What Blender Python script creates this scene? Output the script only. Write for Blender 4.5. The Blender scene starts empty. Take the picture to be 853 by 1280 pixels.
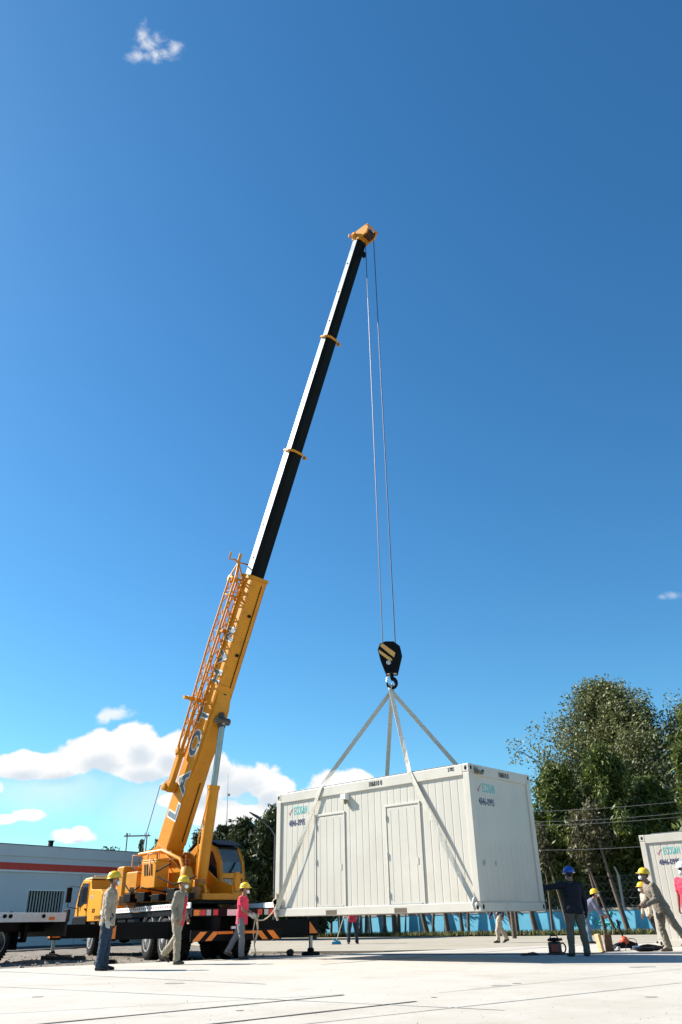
import bpy, bmesh, math, random
import numpy as np
from mathutils import Vector, Matrix, noise
R = math.radians
C = bpy.context.scene.collection
scene = bpy.context.scene
rng = random.Random(7)
V = Vector

# ------------------------------------------------------------------ helpers
MATS = {}
def mat(name, col, rough=.6, metal=0., var=.12, scale=6., bump=0., bscale=40., spec=.5, coat=0., rand=0., dirt=None, dscale=2.5, trans=0.):
    if name in MATS: return MATS[name]
    m = bpy.data.materials.new(name); m.use_nodes = True
    nt = m.node_tree; b = nt.nodes['Principled BSDF']
    b.inputs['Roughness'].default_value = rough; b.inputs['Metallic'].default_value = metal
    b.inputs['Specular IOR Level'].default_value = spec; b.inputs['Coat Weight'].default_value = coat
    tc = nt.nodes.new('ShaderNodeTexCoord'); out = None
    n = nt.nodes.new('ShaderNodeTexNoise'); n.inputs['Scale'].default_value = scale; n.inputs['Detail'].default_value = 6
    nt.links.new(tc.outputs['Object'], n.inputs['Vector'])
    mr = nt.nodes.new('ShaderNodeMapRange'); mr.inputs['From Min'].default_value = .3; mr.inputs['From Max'].default_value = .7
    mr.inputs['To Min'].default_value = 1 - var; mr.inputs['To Max'].default_value = 1 + var
    nt.links.new(n.outputs['Fac'], mr.inputs['Value'])
    mx = nt.nodes.new('ShaderNodeVectorMath'); mx.operation = 'SCALE'
    mx.inputs[0].default_value = col; nt.links.new(mr.outputs[0], mx.inputs['Scale']); out = mx.outputs[0]
    if rand:
        g = nt.nodes.new('ShaderNodeNewGeometry'); m2 = nt.nodes.new('ShaderNodeMapRange')
        m2.inputs['To Min'].default_value = 1 - rand; m2.inputs['To Max'].default_value = 1 + rand
        nt.links.new(g.outputs['Random Per Island'], m2.inputs['Value'])
        s2 = nt.nodes.new('ShaderNodeVectorMath'); s2.operation = 'SCALE'
        nt.links.new(out, s2.inputs[0]); nt.links.new(m2.outputs[0], s2.inputs['Scale']); out = s2.outputs[0]
    if dirt:
        n2 = nt.nodes.new('ShaderNodeTexNoise'); n2.inputs['Scale'].default_value = dscale; n2.inputs['Detail'].default_value = 9; n2.inputs['Roughness'].default_value = .7
        nt.links.new(tc.outputs['Object'], n2.inputs['Vector'])
        m3 = nt.nodes.new('ShaderNodeMapRange'); m3.inputs['From Min'].default_value = .52; m3.inputs['From Max'].default_value = .75; m3.inputs['To Max'].default_value = dirt[3]
        nt.links.new(n2.outputs['Fac'], m3.inputs['Value'])
        mm = nt.nodes.new('ShaderNodeMix'); mm.data_type = 'RGBA'; mm.inputs['B'].default_value = (*dirt[:3], 1)
        nt.links.new(m3.outputs[0], mm.inputs['Factor']); nt.links.new(out, mm.inputs['A']); out = mm.outputs['Result']
    nt.links.new(out, b.inputs['Base Color'])
    if bump:
        n3 = nt.nodes.new('ShaderNodeTexNoise'); n3.inputs['Scale'].default_value = bscale; n3.inputs['Detail'].default_value = 5
        nt.links.new(tc.outputs['Object'], n3.inputs['Vector'])
        bp = nt.nodes.new('ShaderNodeBump'); bp.inputs['Strength'].default_value = bump; bp.inputs['Distance'].default_value = .02
        nt.links.new(n3.outputs['Fac'], bp.inputs['Height']); nt.links.new(bp.outputs[0], b.inputs['Normal'])
    if trans:
        b.inputs['Transmission Weight'].default_value = trans
    MATS[name] = m
    return m

YEL = mat('crane_yellow', (.68, .255, .008), .45, var=.08, scale=1.5, spec=.35, dirt=(.26, .11, .015, .5), dscale=1.2)
ORG = mat('crane_orange', (.60, .235, .012), .5, var=.1, scale=2, spec=.3, dirt=(.34, .14, .015, .5))
BLK = mat('black_paint', (.0045, .0045, .005), .5, var=.3, scale=3, spec=.12, dirt=(.018, .015, .012, .35))
RUB = mat('rubber', (.010, .010, .010), .85, var=.3, scale=8, spec=.2, dirt=(.07, .06, .05, .6), dscale=5)
STL = mat('steel', (.55, .56, .58), .3, .9, var=.15)
CHR = mat('chrome_rod', (.32, .33, .34), .32, 1., var=.08)
GRY = mat('grey_paint', (.42, .43, .43), .5, var=.15, dirt=(.12, .10, .08, .4))
WHT = mat('white_paint', (.78, .78, .76), .45, var=.05, dirt=(.45, .40, .33, .35))
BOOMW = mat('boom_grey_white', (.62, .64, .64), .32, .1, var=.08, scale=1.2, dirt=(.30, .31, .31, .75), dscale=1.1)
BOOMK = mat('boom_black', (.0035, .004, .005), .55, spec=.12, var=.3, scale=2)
RED = mat('red_paint', (.55, .03, .03), .45)
ORR = mat('reflector_orange', (.85, .22, .02), .4)
GLS = mat('dark_glass', (.015, .02, .025), .06, spec=.8, var=.05)
CON = mat('container_white', (.50, .46, .40), .42, var=.05, scale=1.3, dirt=(.36, .33, .26, .5), dscale=1.6, bump=.08, bscale=3)
CONG = mat('container_panel', (.49, .45, .39), .40, var=.05, scale=.9, dirt=(.38, .345, .28, .45), dscale=1.2, bump=.15, bscale=2.2)
BRN = mat('pocket_brown', (.10, .075, .05), .8)
NAVY = mat('navy_letters', (.015, .015, .09), .5)
TEAL = mat('teal_letters', (.05, .42, .42), .5)
LETG = mat('grey_letters', (.12, .17, .20), .6)
PINK = mat('logo_pink', (.35, .10, .16), .5)
STRAP = mat('webbing', (.52, .49, .42), .85, var=.15, scale=20, dirt=(.25, .22, .17, .5))
ROPE = mat('rope_fibre', (.50, .40, .28), .9, var=.2, scale=30)
WIRE = mat('wire_rope', (.10, .09, .10), .5, .5)
SKIN = mat('skin_brown', (.24, .12, .075), .55, var=.08, scale=12)
HAIR = mat('hair_dark', (.012, .01, .009), .7)
MASKM = mat('mask_white', (.78, .79, .80), .8)
BARK = mat('bark', (.10, .075, .055), .9, var=.35, scale=9, bump=.6, bscale=14)
BARKP = mat('bark_pale', (.22, .19, .16), .9, var=.35, scale=9, bump=.5, bscale=14)

class MB:
    def __init__(s): s.v = []; s.f = []; s.m = []; s.sm = []
    def add(s, vs, fs, mi=0, smooth=False, M=None):
        o = len(s.v)
        for p in vs:
            p = V(p); s.v.append(tuple(M @ p) if M is not None else tuple(p))
        for f in fs: s.f.append([i + o for i in f]); s.m.append(mi); s.sm.append(smooth)
        return s
    def box(s, c, d, mi=0, M=None, rot=None, top=None):
        x, y, z = d[0] / 2, d[1] / 2, d[2] / 2; t = top or (1, 1)
        vs = [V((sx * x * (t[0] if sz > 0 else 1), sy * y * (t[1] if sz > 0 else 1), sz * z)) for sz in (-1, 1) for sx, sy in ((-1, -1), (1, -1), (1, 1), (-1, 1))]
        L = Matrix.Translation(c) @ (rot.to_4x4() if rot is not None else Matrix.Identity(4))
        vs = [L @ p for p in vs]
        return s.add(vs, [(3, 2, 1, 0), (4, 5, 6, 7), (0, 1, 5, 4), (1, 2, 6, 5), (2, 3, 7, 6), (3, 0, 4, 7)], mi, False, M)
    def bb(s, a, b, mi=0, M=None):
        a, b = V(a), V(b); return s.box((a + b) / 2, (abs(b.x - a.x), abs(b.y - a.y), abs(b.z - a.z)), mi, M)
    def tube(s, pts, r, n=8, mi=0, M=None, cap=True, smooth=True, closed=False):
        pts = [V(p) for p in pts]; k = len(pts); rr = r if hasattr(r, '__len__') else [r] * k
        vs = []; up = None
        for i, p in enumerate(pts):
            t = ((pts[min(i + 1, k - 1)] - pts[max(i - 1, 0)])).normalized()
            if up is None: up = V((0, 0, 1)) if abs(t.z) < .9 else V((1, 0, 0))
            a = t.cross(up).normalized(); b = t.cross(a).normalized(); up = -b if up.dot(-b) > 0 else b
            a = t.cross(up).normalized(); b = a.cross(t).normalized()
            for j in range(n):
                q = 2 * math.pi * j / n; vs.append(p + (a * math.cos(q) + b * math.sin(q)) * rr[i])
        fs = []
        for i in range(k - 1):
            for j in range(n): fs.append((i * n + j, i * n + (j + 1) % n, (i + 1) * n + (j + 1) % n, (i + 1) * n + j))
        s.add(vs, fs, mi, smooth, M)
        if cap: s.add(vs[:n], [tuple(range(n))[::-1]], mi, False, M); s.add(vs[-n:], [tuple(range(n))], mi, False, M)
        return s
    def cyl(s, a, b, r, n=16, mi=0, M=None, r2=None):
        return s.tube([a, b], [r, r if r2 is None else r2], n, mi, M)
    def lathe(s, prof, axis='Z', n=24, mi=0, M=None, c=(0, 0, 0), smooth=True, sx=1, sy=1):
        vs = []
        for (r, h) in prof:
            for j in range(n):
                q = 2 * math.pi * j / n; x, y = r * math.cos(q) * sx, r * math.sin(q) * sy
                p = V((x, y, h)) if axis == 'Z' else (V((h, x, y)) if axis == 'X' else V((x, h, y)))
                vs.append(p + V(c))
        fs = []
        for i in range(len(prof) - 1):
            for j in range(n): fs.append((i * n + j, i * n + (j + 1) % n, (i + 1) * n + (j + 1) % n, (i + 1) * n + j))
        s.add(vs, fs, mi, smooth, M)
        if prof[0][0] > 1e-4: s.add(vs[:n], [tuple(range(n))[::-1]], mi, False, M)
        if prof[-1][0] > 1e-4: s.add(vs[-n:], [tuple(range(n))], mi, False, M)
        return s
    def prism(s, pts, o, ax, ay, az, h, mi=0, M=None):
        """polygon pts (2d) in plane (ax, ay) at o extruded by h along az"""
        o, ax, ay, az = V(o), V(ax), V(ay), V(az); n = len(pts)
        vs = [o + ax * p[0] + ay * p[1] for p in pts]; vs += [p + az * h for p in vs]
        fs = [tuple(range(n))[::-1], tuple(range(n, 2 * n))] + [(i, (i + 1) % n, (i + 1) % n + n, i + n) for i in range(n)]
        return s.add(vs, fs, mi, False, M)
    def build(s, name, mats, parent=None, M=None, bevel=0, fix=True):
        me = bpy.data.meshes.new(name); me.from_pydata(s.v, [], s.f)
        for m in (mats if isinstance(mats, (list, tuple)) else [mats]): me.materials.append(m)
        me.polygons.foreach_set('material_index', s.m); me.polygons.foreach_set('use_smooth', s.sm)
        if fix:
            bm = bmesh.new(); bm.from_mesh(me); bmesh.ops.recalc_face_normals(bm, faces=bm.faces); bm.to_mesh(me); bm.free()
        me.update()
        return link(name, me, parent, M, bevel)

def link(name, me, parent=None, M=None, bevel=0):
    o = bpy.data.objects.new(name, me); C.objects.link(o)
    if parent: o.parent = parent
    if M is not None: o.matrix_local = M
    if bevel:
        b = o.modifiers.new('bevel', 'BEVEL'); b.width = bevel; b.segments = 2; b.limit_method = 'ANGLE'; b.angle_limit = R(40)
    return o
def tag(o, label=None, cat=None, group=None, kind=None):
    if label: o['label'] = label
    if cat: o['category'] = cat
    if group: o['group'] = group
    if kind: o['kind'] = kind
    return o
def thing(name, label, cat, loc=(0, 0, 0), rz=0, group=None):
    o = bpy.data.objects.new(name, None); C.objects.link(o); o.location = loc; o.rotation_euler = (0, 0, rz); o.empty_display_size = .3
    return tag(o, label, cat, group)
def struct(o): return tag(o, kind='structure')
def dup(root, loc=None, rz=None, label=None):
    def cp(o, par):
        c = o.copy(); C.objects.link(c)
        if par: c.parent = par
        for ch in [k for k in bpy.data.objects if k.parent == o]: cp(ch, c)
        return c
    r = cp(root, None)
    if loc is not None: r.location = loc
    if rz is not None: r.rotation_euler = (0, 0, rz)
    if label: r['label'] = label
    return r
def text_mesh(s, size, bold=0., sx=1., space=1.):
    cu = bpy.data.curves.new('t', 'FONT'); cu.body = s; cu.size = size; cu.extrude = .002; cu.offset = bold; cu.space_character = space
    o = bpy.data.objects.new('t', cu); C.objects.link(o)
    dg = bpy.context.evaluated_depsgraph_get(); me = bpy.data.meshes.new_from_object(o.evaluated_get(dg))
    bpy.data.objects.remove(o); bpy.data.curves.remove(cu)
    me.transform(Matrix.Diagonal((sx, 1, 1, 1))); return me
def text(name, s, size, m, parent, o, ax, ay, bold=0., sx=1., space=1.):
    me = text_mesh(s, size, bold, sx, space); me.materials.clear(); me.materials.append(m)
    ax, ay = V(ax).normalized(), V(ay).normalized(); az = ax.cross(ay)
    M = Matrix((ax, ay, az)).transposed().to_4x4(); M.translation = V(o)
    return link(name, me, parent, M)
def frame(o, x, y, z):
    M = Matrix((V(x), V(y), V(z))).transposed().to_4x4(); M.translation = V(o); return M

# ------------------------------------------------------------------ camera
cam = bpy.data.cameras.new('camera'); co = bpy.data.objects.new('camera', cam); C.objects.link(co); scene.camera = co
cam.sensor_fit = 'VERTICAL'; cam.sensor_height = 36; cam.lens = 36 * 958.54 / 1280; cam.clip_end = 3000
pch, rl = .492, .0217
f = V((0, math.cos(pch), math.sin(pch))); r0 = V((1, 0, 0)); u0 = V((0, -math.sin(pch), math.cos(pch)))
rr_ = r0 * math.cos(rl) - u0 * math.sin(rl); uu_ = u0 * math.cos(rl) + r0 * math.sin(rl)
co.matrix_world = frame((0, 0, .736), rr_, uu_, -f)
def px2dir(x, y): return f * 958.54 + rr_ * (x - 426.5) + uu_ * (640 - y)

# ------------------------------------------------------------------ world and sun
SUN_D = V((-.94, .34)).normalized()      # horizontal direction towards the sun
SUN_EL = R(38)
w = bpy.data.worlds.new('World'); scene.world = w; w.use_nodes = True
nt = w.node_tree; nt.nodes.clear()
def N(t, **k):
    n = nt.nodes.new(t)
    for a, b in k.items(): setattr(n, a, b)
    return n
sky = N('ShaderNodeTexSky', sky_type='NISHITA'); sky.sun_disc = False; sky.sun_elevation = SUN_EL
sky.sun_rotation = math.atan2(SUN_D.x, SUN_D.y); sky.air_density = 1.0; sky.dust_density = .35; sky.ozone_density = 1.0; sky.altitude = 50
hs = N('ShaderNodeHueSaturation'); hs.inputs['Saturation'].default_value = 1.26; hs.inputs['Value'].default_value = 1.0
nt.links.new(sky.outputs[0], hs.inputs['Color'])
bgs = N('ShaderNodeBackground'); bgs.inputs['Strength'].default_value = .065; tint = N('ShaderNodeVectorMath', operation='MULTIPLY'); tint.inputs[1].default_value = (.64, 1.045, 1.14); nt.links.new(hs.outputs[0], tint.inputs[0]); nt.links.new(tint.outputs[0], bgs.inputs['Color'])
tc = N('ShaderNodeTexCoord'); sp = N('ShaderNodeSeparateXYZ'); nt.links.new(tc.outputs['Generated'], sp.inputs[0])
def M_(op, a, b=None, c=None, clamp=False):
    n = N('ShaderNodeMath', operation=op); n.use_clamp = clamp
    for i, q in enumerate((a, b, c)):
        if q is None: continue
        if isinstance(q, (int, float)): n.inputs[i].default_value = q
        else: nt.links.new(q, n.inputs[i])
    return n.outputs[0]
yy = M_('MAXIMUM', sp.outputs['Y'], .02)
cu_, cv_ = M_('DIVIDE', sp.outputs['X'], yy), M_('DIVIDE', sp.outputs['Z'], yy)
cmb = N('ShaderNodeCombineXYZ'); nt.links.new(cu_, cmb.inputs[0]); nt.links.new(cv_, cmb.inputs[1])
def cloud_field(blobs, off=(0, 0)):
    best = None
    for (x, y, rx, ry) in blobs:
        rx *= .84; ry *= .84
        d = px2dir(x, y); d1 = px2dir(x + rx, y); d2 = px2dir(x, y - ry)
        u_, v_ = d.x / d.y + off[0], d.z / d.y + off[1]; ru = abs(d1.x / d1.y - d.x / d.y); rv = abs(d2.z / d2.y - d.z / d.y)
        s1 = N('ShaderNodeVectorMath', operation='MULTIPLY_ADD'); nt.links.new(cmb.outputs[0], s1.inputs[0])
        s1.inputs[1].default_value = (1 / ru, 1 / rv, 1); s1.inputs[2].default_value = (-u_ / ru, -v_ / rv, 0)
        s2 = N('ShaderNodeVectorMath', operation='LENGTH'); nt.links.new(s1.outputs[0], s2.inputs[0])
        q = M_('SUBTRACT', 1.0, s2.outputs['Value'])
        best = q if best is None else M_('SMOOTH_MAX', best, q, .12)
    return best
def fbm(scale, detail=8, rough=.6, dist=0., stretch=1.):
    mp = N('ShaderNodeMapping'); mp.inputs['Scale'].default_value = (1, stretch, 1); nt.links.new(cmb.outputs[0], mp.inputs[0])
    n = N('ShaderNodeTexNoise'); n.inputs['Scale'].default_value = scale; n.inputs['Detail'].default_value = detail
    n.inputs['Roughness'].default_value = rough; n.inputs['Distortion'].default_value = dist; nt.links.new(mp.outputs[0], n.inputs['Vector'])
    return n.outputs['Fac']
big = [(30, 955, 52, 20), (75, 958, 62, 20), (125, 942, 62, 30), (175, 930, 36, 34), (180, 955, 60, 26), (215, 940, 40, 30), (265, 955, 60, 32), (300, 972, 70, 38), (335, 985, 45, 28), (255, 985, 55, 26),
       (420, 985, 48, 30), (450, 980, 25, 20), (92, 1046, 42, 16), (100, 1040, 22, 14), (40, 1019, 30, 11), (5, 1024, 22, 8), (270, 1015, 60, 24), (320, 1015, 40, 16), (225, 1000, 40, 14), (390, 1000, 40, 20)]
thin = [(145, 891, 34, 12), (130, 895, 18, 12), (-2, 985, 18, 12)]
cir = [(178, 45, 17, 26), (195, 68, 42, 18), (218, 60, 20, 14), (172, 70, 20, 15), (187, 55, 30, 24)]
faint = [(843, 744, 24, 8), (828, 746, 10, 6)]
n1 = fbm(8, 10, .55, .25); n1b = fbm(30, 8, .6, .4)
fld = cloud_field(big)
dens = M_('MULTIPLY_ADD', M_('SUBTRACT', n1b, .5), .95, M_('MULTIPLY_ADD', M_('SUBTRACT', n1, .5), 2.3, fld))
def sstep(v, a, b, hi=1.):
    m = N('ShaderNodeMapRange', interpolation_type='SMOOTHSTEP'); nt.links.new(v, m.inputs['Value'])
    m.inputs['From Min'].default_value = a; m.inputs['From Max'].default_value = b; m.inputs['To Max'].default_value = hi; return m.outputs[0]
a1 = sstep(dens, .0, .27)
n2 = fbm(28, 8, .65, .5)
a2 = sstep(M_('MULTIPLY_ADD', M_('SUBTRACT', n2, .5), 2.6, cloud_field(thin)), .05, .9, .8)
n3 = fbm(22, 9, .62, 1.2, .7)
a3 = sstep(M_('MULTIPLY_ADD', M_('SUBTRACT', n3, .5), 2.2, cloud_field(cir)), .05, 1.7, .9)
a4 = sstep(M_('MULTIPLY_ADD', M_('SUBTRACT', n2, .5), 2.2, cloud_field(faint)), .1, 1.3, .35)
veil = sstep(M_('MULTIPLY_ADD', M_('SUBTRACT', fbm(3, 6, .6), .5), 1.6, cloud_field([(60, 985, 150, 60), (250, 1000, 200, 70), (470, 1000, 90, 50)])), 0, 1.1, .45)
alpha = M_('MAXIMUM', M_('MAXIMUM', M_('MAXIMUM', a1, a4), a2), M_('MAXIMUM', a3, veil))
front = M_('GREATER_THAN', sp.outputs['Y'], .05); alpha = M_('MULTIPLY', alpha, front)
# bright tops, greyer undersides: the cumulus field compared with itself further toward the sun and up
fld2 = cloud_field([(b[0], b[1] + 16, b[2] * .95, b[3] * .9) for b in big[:14]])
shade = sstep(M_('ADD', M_('SUBTRACT', fld2, .25), M_('SUBTRACT', n2, .5)), -.1, .6)
cc = N('ShaderNodeMix', data_type='RGBA'); nt.links.new(shade, cc.inputs['Factor'])
cc.inputs['A'].default_value = (1.0, 1.0, 1.0, 1); cc.inputs['B'].default_value = (.70, .77, .84, 1)
bgc = N('ShaderNodeBackground'); bgc.inputs['Strength'].default_value = .45; nt.links.new(cc.outputs['Result'], bgc.inputs['Color'])
mixw = N('ShaderNodeMixShader'); nt.links.new(alpha, mixw.inputs[0]); nt.links.new(bgs.outputs[0], mixw.inputs[1]); nt.links.new(bgc.outputs[0], mixw.inputs[2])
ow = N('ShaderNodeOutputWorld'); nt.links.new(mixw.outputs[0], ow.inputs[0])
sl = bpy.data.lights.new('sun', 'SUN'); sl.energy = 5.0; sl.angle = R(.55); sl.color = (1, .955, .87)
so = bpy.data.objects.new('sun', sl); C.objects.link(so)
sd3 = V((SUN_D.x * math.cos(SUN_EL), SUN_D.y * math.cos(SUN_EL), math.sin(SUN_EL)))
so.rotation_euler = sd3.to_track_quat('Z', 'Y').to_euler(); so.location = sd3 * 60
scene.view_settings.view_transform = 'Standard'; scene.view_settings.look = 'None'; scene.view_settings.exposure = 1.2; scene.view_settings.gamma = 1

# ------------------------------------------------------------------ ground
def sheet(name, pts, z, m):
    mb = MB(); mb.add([(x, y, z) for x, y in pts], [tuple(range(len(pts)))]); o = mb.build(name, m, fix=False)
    if o.data.polygons[0].normal.z < 0: o.data.flip_normals()
    return struct(o)
def ground_mat(name, cols, scales, rough=.9, bump=.3, bscale=30):
    m = bpy.data.materials.new(name); m.use_nodes = True; t = m.node_tree; b = t.nodes['Principled BSDF']; b.inputs['Roughness'].default_value = rough; b.inputs['Specular IOR Level'].default_value = .25
    tc = t.nodes.new('ShaderNodeTexCoord'); cur = None
    for i, (c, s) in enumerate(zip(cols, scales)):
        if i == 0:
            cur = t.nodes.new('ShaderNodeRGB'); cur.outputs[0].default_value = (*c[:3], 1); cur = cur.outputs[0]; continue
        n = t.nodes.new('ShaderNodeTexNoise'); n.inputs['Scale'].default_value = s; n.inputs['Detail'].default_value = 8; n.inputs['Roughness'].default_value = .65
        mp = t.nodes.new('ShaderNodeMapping'); mp.inputs['Location'].default_value = (i * 13.1, i * 7.7, 0); t.links.new(tc.outputs['Object'], mp.inputs[0]); t.links.new(mp.outputs[0], n.inputs['Vector'])
        mr = t.nodes.new('ShaderNodeMapRange'); mr.inputs['From Min'].default_value = c[4]; mr.inputs['From Max'].default_value = c[5]; mr.inputs['To Max'].default_value = c[3]
        t.links.new(n.outputs['Fac'], mr.inputs['Value'])
        mm = t.nodes.new('ShaderNodeMix'); mm.data_type = 'RGBA'; mm.inputs['B'].default_value = (*c[:3], 1)
        t.links.new(mr.outputs[0], mm.inputs['Factor']); t.links.new(cur, mm.inputs['A']); cur = mm.outputs['Result']
    t.links.new(cur, b.inputs['Base Color'])
    n = t.nodes.new('ShaderNodeTexNoise'); n.inputs['Scale'].default_value = bscale; n.inputs['Detail'].default_value = 6; t.links.new(tc.outputs['Object'], n.inputs['Vector'])
    bp = t.nodes.new('ShaderNodeBump'); bp.inputs['Strength'].default_value = bump; bp.inputs['Distance'].default_value = .03; t.links.new(n.outputs['Fac'], bp.inputs['Height']); t.links.new(bp.outputs[0], b.inputs['Normal'])
    return m
G_DIRT = ground_mat('dirt', [(.17, .145, .115), (.085, .07, .055, .8, .45, .7), (.30, .27, .23, .8, .52, .68), (.07, .06, .05, .7, .6, .7)], [1, .6, 3.5, 9], bump=1, bscale=7)
G_CON = ground_mat('concrete', [(.44, .405, .355), (.385, .345, .29, .8, .45, .62), (.45, .415, .37, .7, .5, .66), (.28, .265, .23, .5, .58, .75), (.32, .275, .20, .5, .56, .68), (.22, .205, .18, .35, .60, .72), (.46, .445, .41, .4, .55, .7)], [1, .35, 1.3, 5, .8, 2.2, 22], rough=.75, bump=.12, bscale=60)
G_CON2 = ground_mat('concrete_tan', [(.33, .295, .235), (.27, .23, .175, .7, .4, .65), (.37, .345, .29, .8, .5, .7)], [1, .25, 1.1], bump=.15)
G_SHADE = ground_mat('painted_shade', [(.045, .045, .048), (.07, .066, .06, .7, .45, .7)], [1, 2], bump=.3)
G_GRASS = ground_mat('verge', [(.085, .075, .035), (.06, .10, .02, .9, .42, .6), (.16, .11, .06, .8, .55, .7)], [1, .9, 3], bump=1, bscale=12)
G_LAND = ground_mat('land', [(.09, .085, .045), (.05, .07, .02, .9, .4, .6)], [1, .2], bump=.5)
G_JOINT = mat('joint_filler', (.035, .03, .028), .9, var=.4, scale=12)
G_SEAM = mat('seam', (.33, .32, .30), .9, var=.3, scale=5)

def grid_ground(name, x0, x1, y0, y1, nx, ny, z, amp, m):
    vs = []; fs = []
    for j in range(ny + 1):
        for i in range(nx + 1):
            x = x0 + (x1 - x0) * i / nx; y = y0 + (y1 - y0) * j / ny
            vs.append((x, y, z + amp * noise.fractal(V((x * .8, y * .8, 0)), 1., 2., 4)))
    for j in range(ny):
        for i in range(nx): a = j * (nx + 1) + i; fs.append((a, a + 1, a + nx + 2, a + nx + 1))
    mb = MB(); mb.add(vs, fs, 0, True); return struct(mb.build(name, m, fix=False))
sheet('ground', [(-900, -300), (900, -300), (900, 1500), (-900, 1500)], -.14, G_LAND)
grid_ground('dirt_yard', -45, 8, 14, 60, 260, 230, -.075, .035, G_DIRT)
# foreground slab with a real edge
SD = V((.857, .515)); HD = V((-.515, .857))
def slab(name, pts, ztop, thick, m):
    mb = MB(); mb.prism(pts, (0, 0, ztop), (1, 0, 0), (0, 1, 0), (0, 0, -1), thick, 0); return struct(mb.build(name, m))
e0 = (-1.82 - .857 * 40, 22.81 - .515 * 40 - .35); e1 = (-1.82 + .857 * 2.5, 22.81 + .515 * 2.5); 
slab('concrete_slab', [(-60, -12), (60, -12), (60, 36), (9.5, 29.2), e1, (-7.65, 19.25), e0, (-60, -1)], 0, .12, G_CON)
far_pts = [(-3.2, 28.2), (-2.3, 27.6), (1.0, 26.1), (4.0, 25.9), (9.5, 29.2), (60, 36), (60, 20), (60, 2), (22, 33.8), (14.6, 40.2), (8.8, 43.6), (-.5, 51.5), (-9, 58.6), (-12, 55), (-6, 38)]
far_pts = [(-3.2, 28.2), (-2.3, 27.6), (1.0, 26.1), (4.0, 25.9), (9.5, 29.205), (60, 36.005), (60, 60), (30, 27), (22, 33.8), (14.6, 40.2), (8.8, 43.6), (-.5, 51.5), (-9, 58.6), (-12, 55), (-6, 38)]
far_pts = [(-3.2, 28.2), (-2.3, 27.6), (1.0, 26.1), (4.0, 25.9), (9.5, 29.21), (24, 31.17), (22, 33.8), (14.6, 40.2), (8.8, 43.6), (-.5, 51.5), (-9, 58.6), (-12, 55), (-6, 38)]
slab('far_concrete_slab', far_pts, -.005, .12, G_CON2)
sheet('painted_shade_strip', [(-60, 30), (-14, 37), (-11.5, 47), (-16, 56), (-60, 50)], -.03, G_SHADE)  # dark sheet: the building's shade on the ground, painted as colour
def strip(name, a, b, wd, m, z=.004):
    a, b = V(a), V(b); d = (b - a).normalized(); q = V((-d.y, d.x)) * wd / 2
    k = 12; vs = []
    for i in range(k + 1):
        p = a.lerp(b, i / k); j = 1 + .25 * math.sin(i * 2.3); vs += [(p.x + q.x * j, p.y + q.y * j, z), (p.x - q.x * j, p.y - q.y * j, z)]
    mb = MB(); mb.add(vs, [(2 * i, 2 * i + 1, 2 * i + 3, 2 * i + 2) for i in range(k)]); o = mb.build(name, m, fix=False)
    if o.data.polygons[0].normal.z < 0: o.data.flip_normals()
    return struct(o)
strip('slab_joint', (-5.0, 6.02), (-.09, 10.46), .055, G_JOINT)
strip('slab_joint', (-3.4, 5.75), (.67, 9.46), .055, G_JOINT)
strip('slab_joint', (-.6, 18.05), (8.2, 28.6), .05, G_JOINT)
strip('slab_seam', (-14, 4.5), (-.09, 10.6), .02, G_SEAM)
strip('slab_seam', (-7.0, 14.6), (1.4, 8.4), .03, G_SEAM)
strip('slab_seam', (-7.2, 18.2), (-1.2, 12.6), .05, G_SEAM)
strip('slab_seam', (-2.2, 6.2), (12, 17.5), .03, G_SEAM)
strip('slab_seam', (1.0, 10.5), (14, 21.5), .02, G_SEAM)
strip('slab_seam', (-1.5, 21.6), (12, 29.4), .06, G_SEAM)
strip('slab_seam', (2.2, 17.2), (9.5, 12.5), .03, G_SEAM)

def crack(a, b, n, wob, seed, wd=.012):
    rs = random.Random(seed); a, b = V(a), V(b); d = (b - a).normalized(); q = V((-d.y, d.x)); P = [a.lerp(b, i / n) + q * rs.uniform(-wob, wob) for i in range(n + 1)]; vs = []
    for i, p in enumerate(P): w_ = wd * (.4 + rs.random()) * (1 - abs(2 * i / n - 1) ** 3 * .7); vs += [(p.x + q.x * w_, p.y + q.y * w_, .0042), (p.x - q.x * w_, p.y - q.y * w_, .0042)]
    mb = MB(); mb.add(vs, [(2 * i, 2 * i + 1, 2 * i + 3, 2 * i + 2) for i in range(n)]); o = mb.build('slab_crack', G_SEAM, fix=False)
    if o.data.polygons[0].normal.z < 0: o.data.flip_normals()
    return struct(o)
crack((-3.4, 9.0), (-5.2, 10.8), 26, .05, 1, .006); crack((4.4, 11.0), (6.4, 11.6), 22, .04, 5, .005)
G_TYRE = mat('tyre_film', (.27, .255, .23), .85, var=.25, scale=3)
def stain(x, y, r, seed):
    rs = random.Random(seed); n = 22; mb = MB(); mb.add([(x + r * (1 + .35 * noise.noise(V((math.cos(6.283 * i / n) * 1.3, math.sin(6.283 * i / n) * 1.3, seed)))) * math.cos(6.283 * i / n) * 1.3, y + r * (1 + .35 * noise.noise(V((math.cos(6.283 * i / n) * 1.3, math.sin(6.283 * i / n) * 1.3, seed)))) * math.sin(6.283 * i / n), .0041) for i in range(n)], [tuple(range(n))]); return struct(mb.build('oil_stain', G_TYRE, fix=False))
for q_ in ((1.9, 11.4, .10, 1), (2.15, 11.7, .05, 2), (-2.6, 13.2, .12, 3), (4.8, 14.8, .16, 4), (-1.1, 8.9, .035, 5), (.9, 9.9, .03, 6), (3.1, 9.4, .05, 7), (-3.9, 11.2, .06, 8)): stain(*q_)
GRIT = mat('grit', (.24, .22, .19), .9, var=.4, scale=3)
mb = MB(); rs = random.Random(21)
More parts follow.
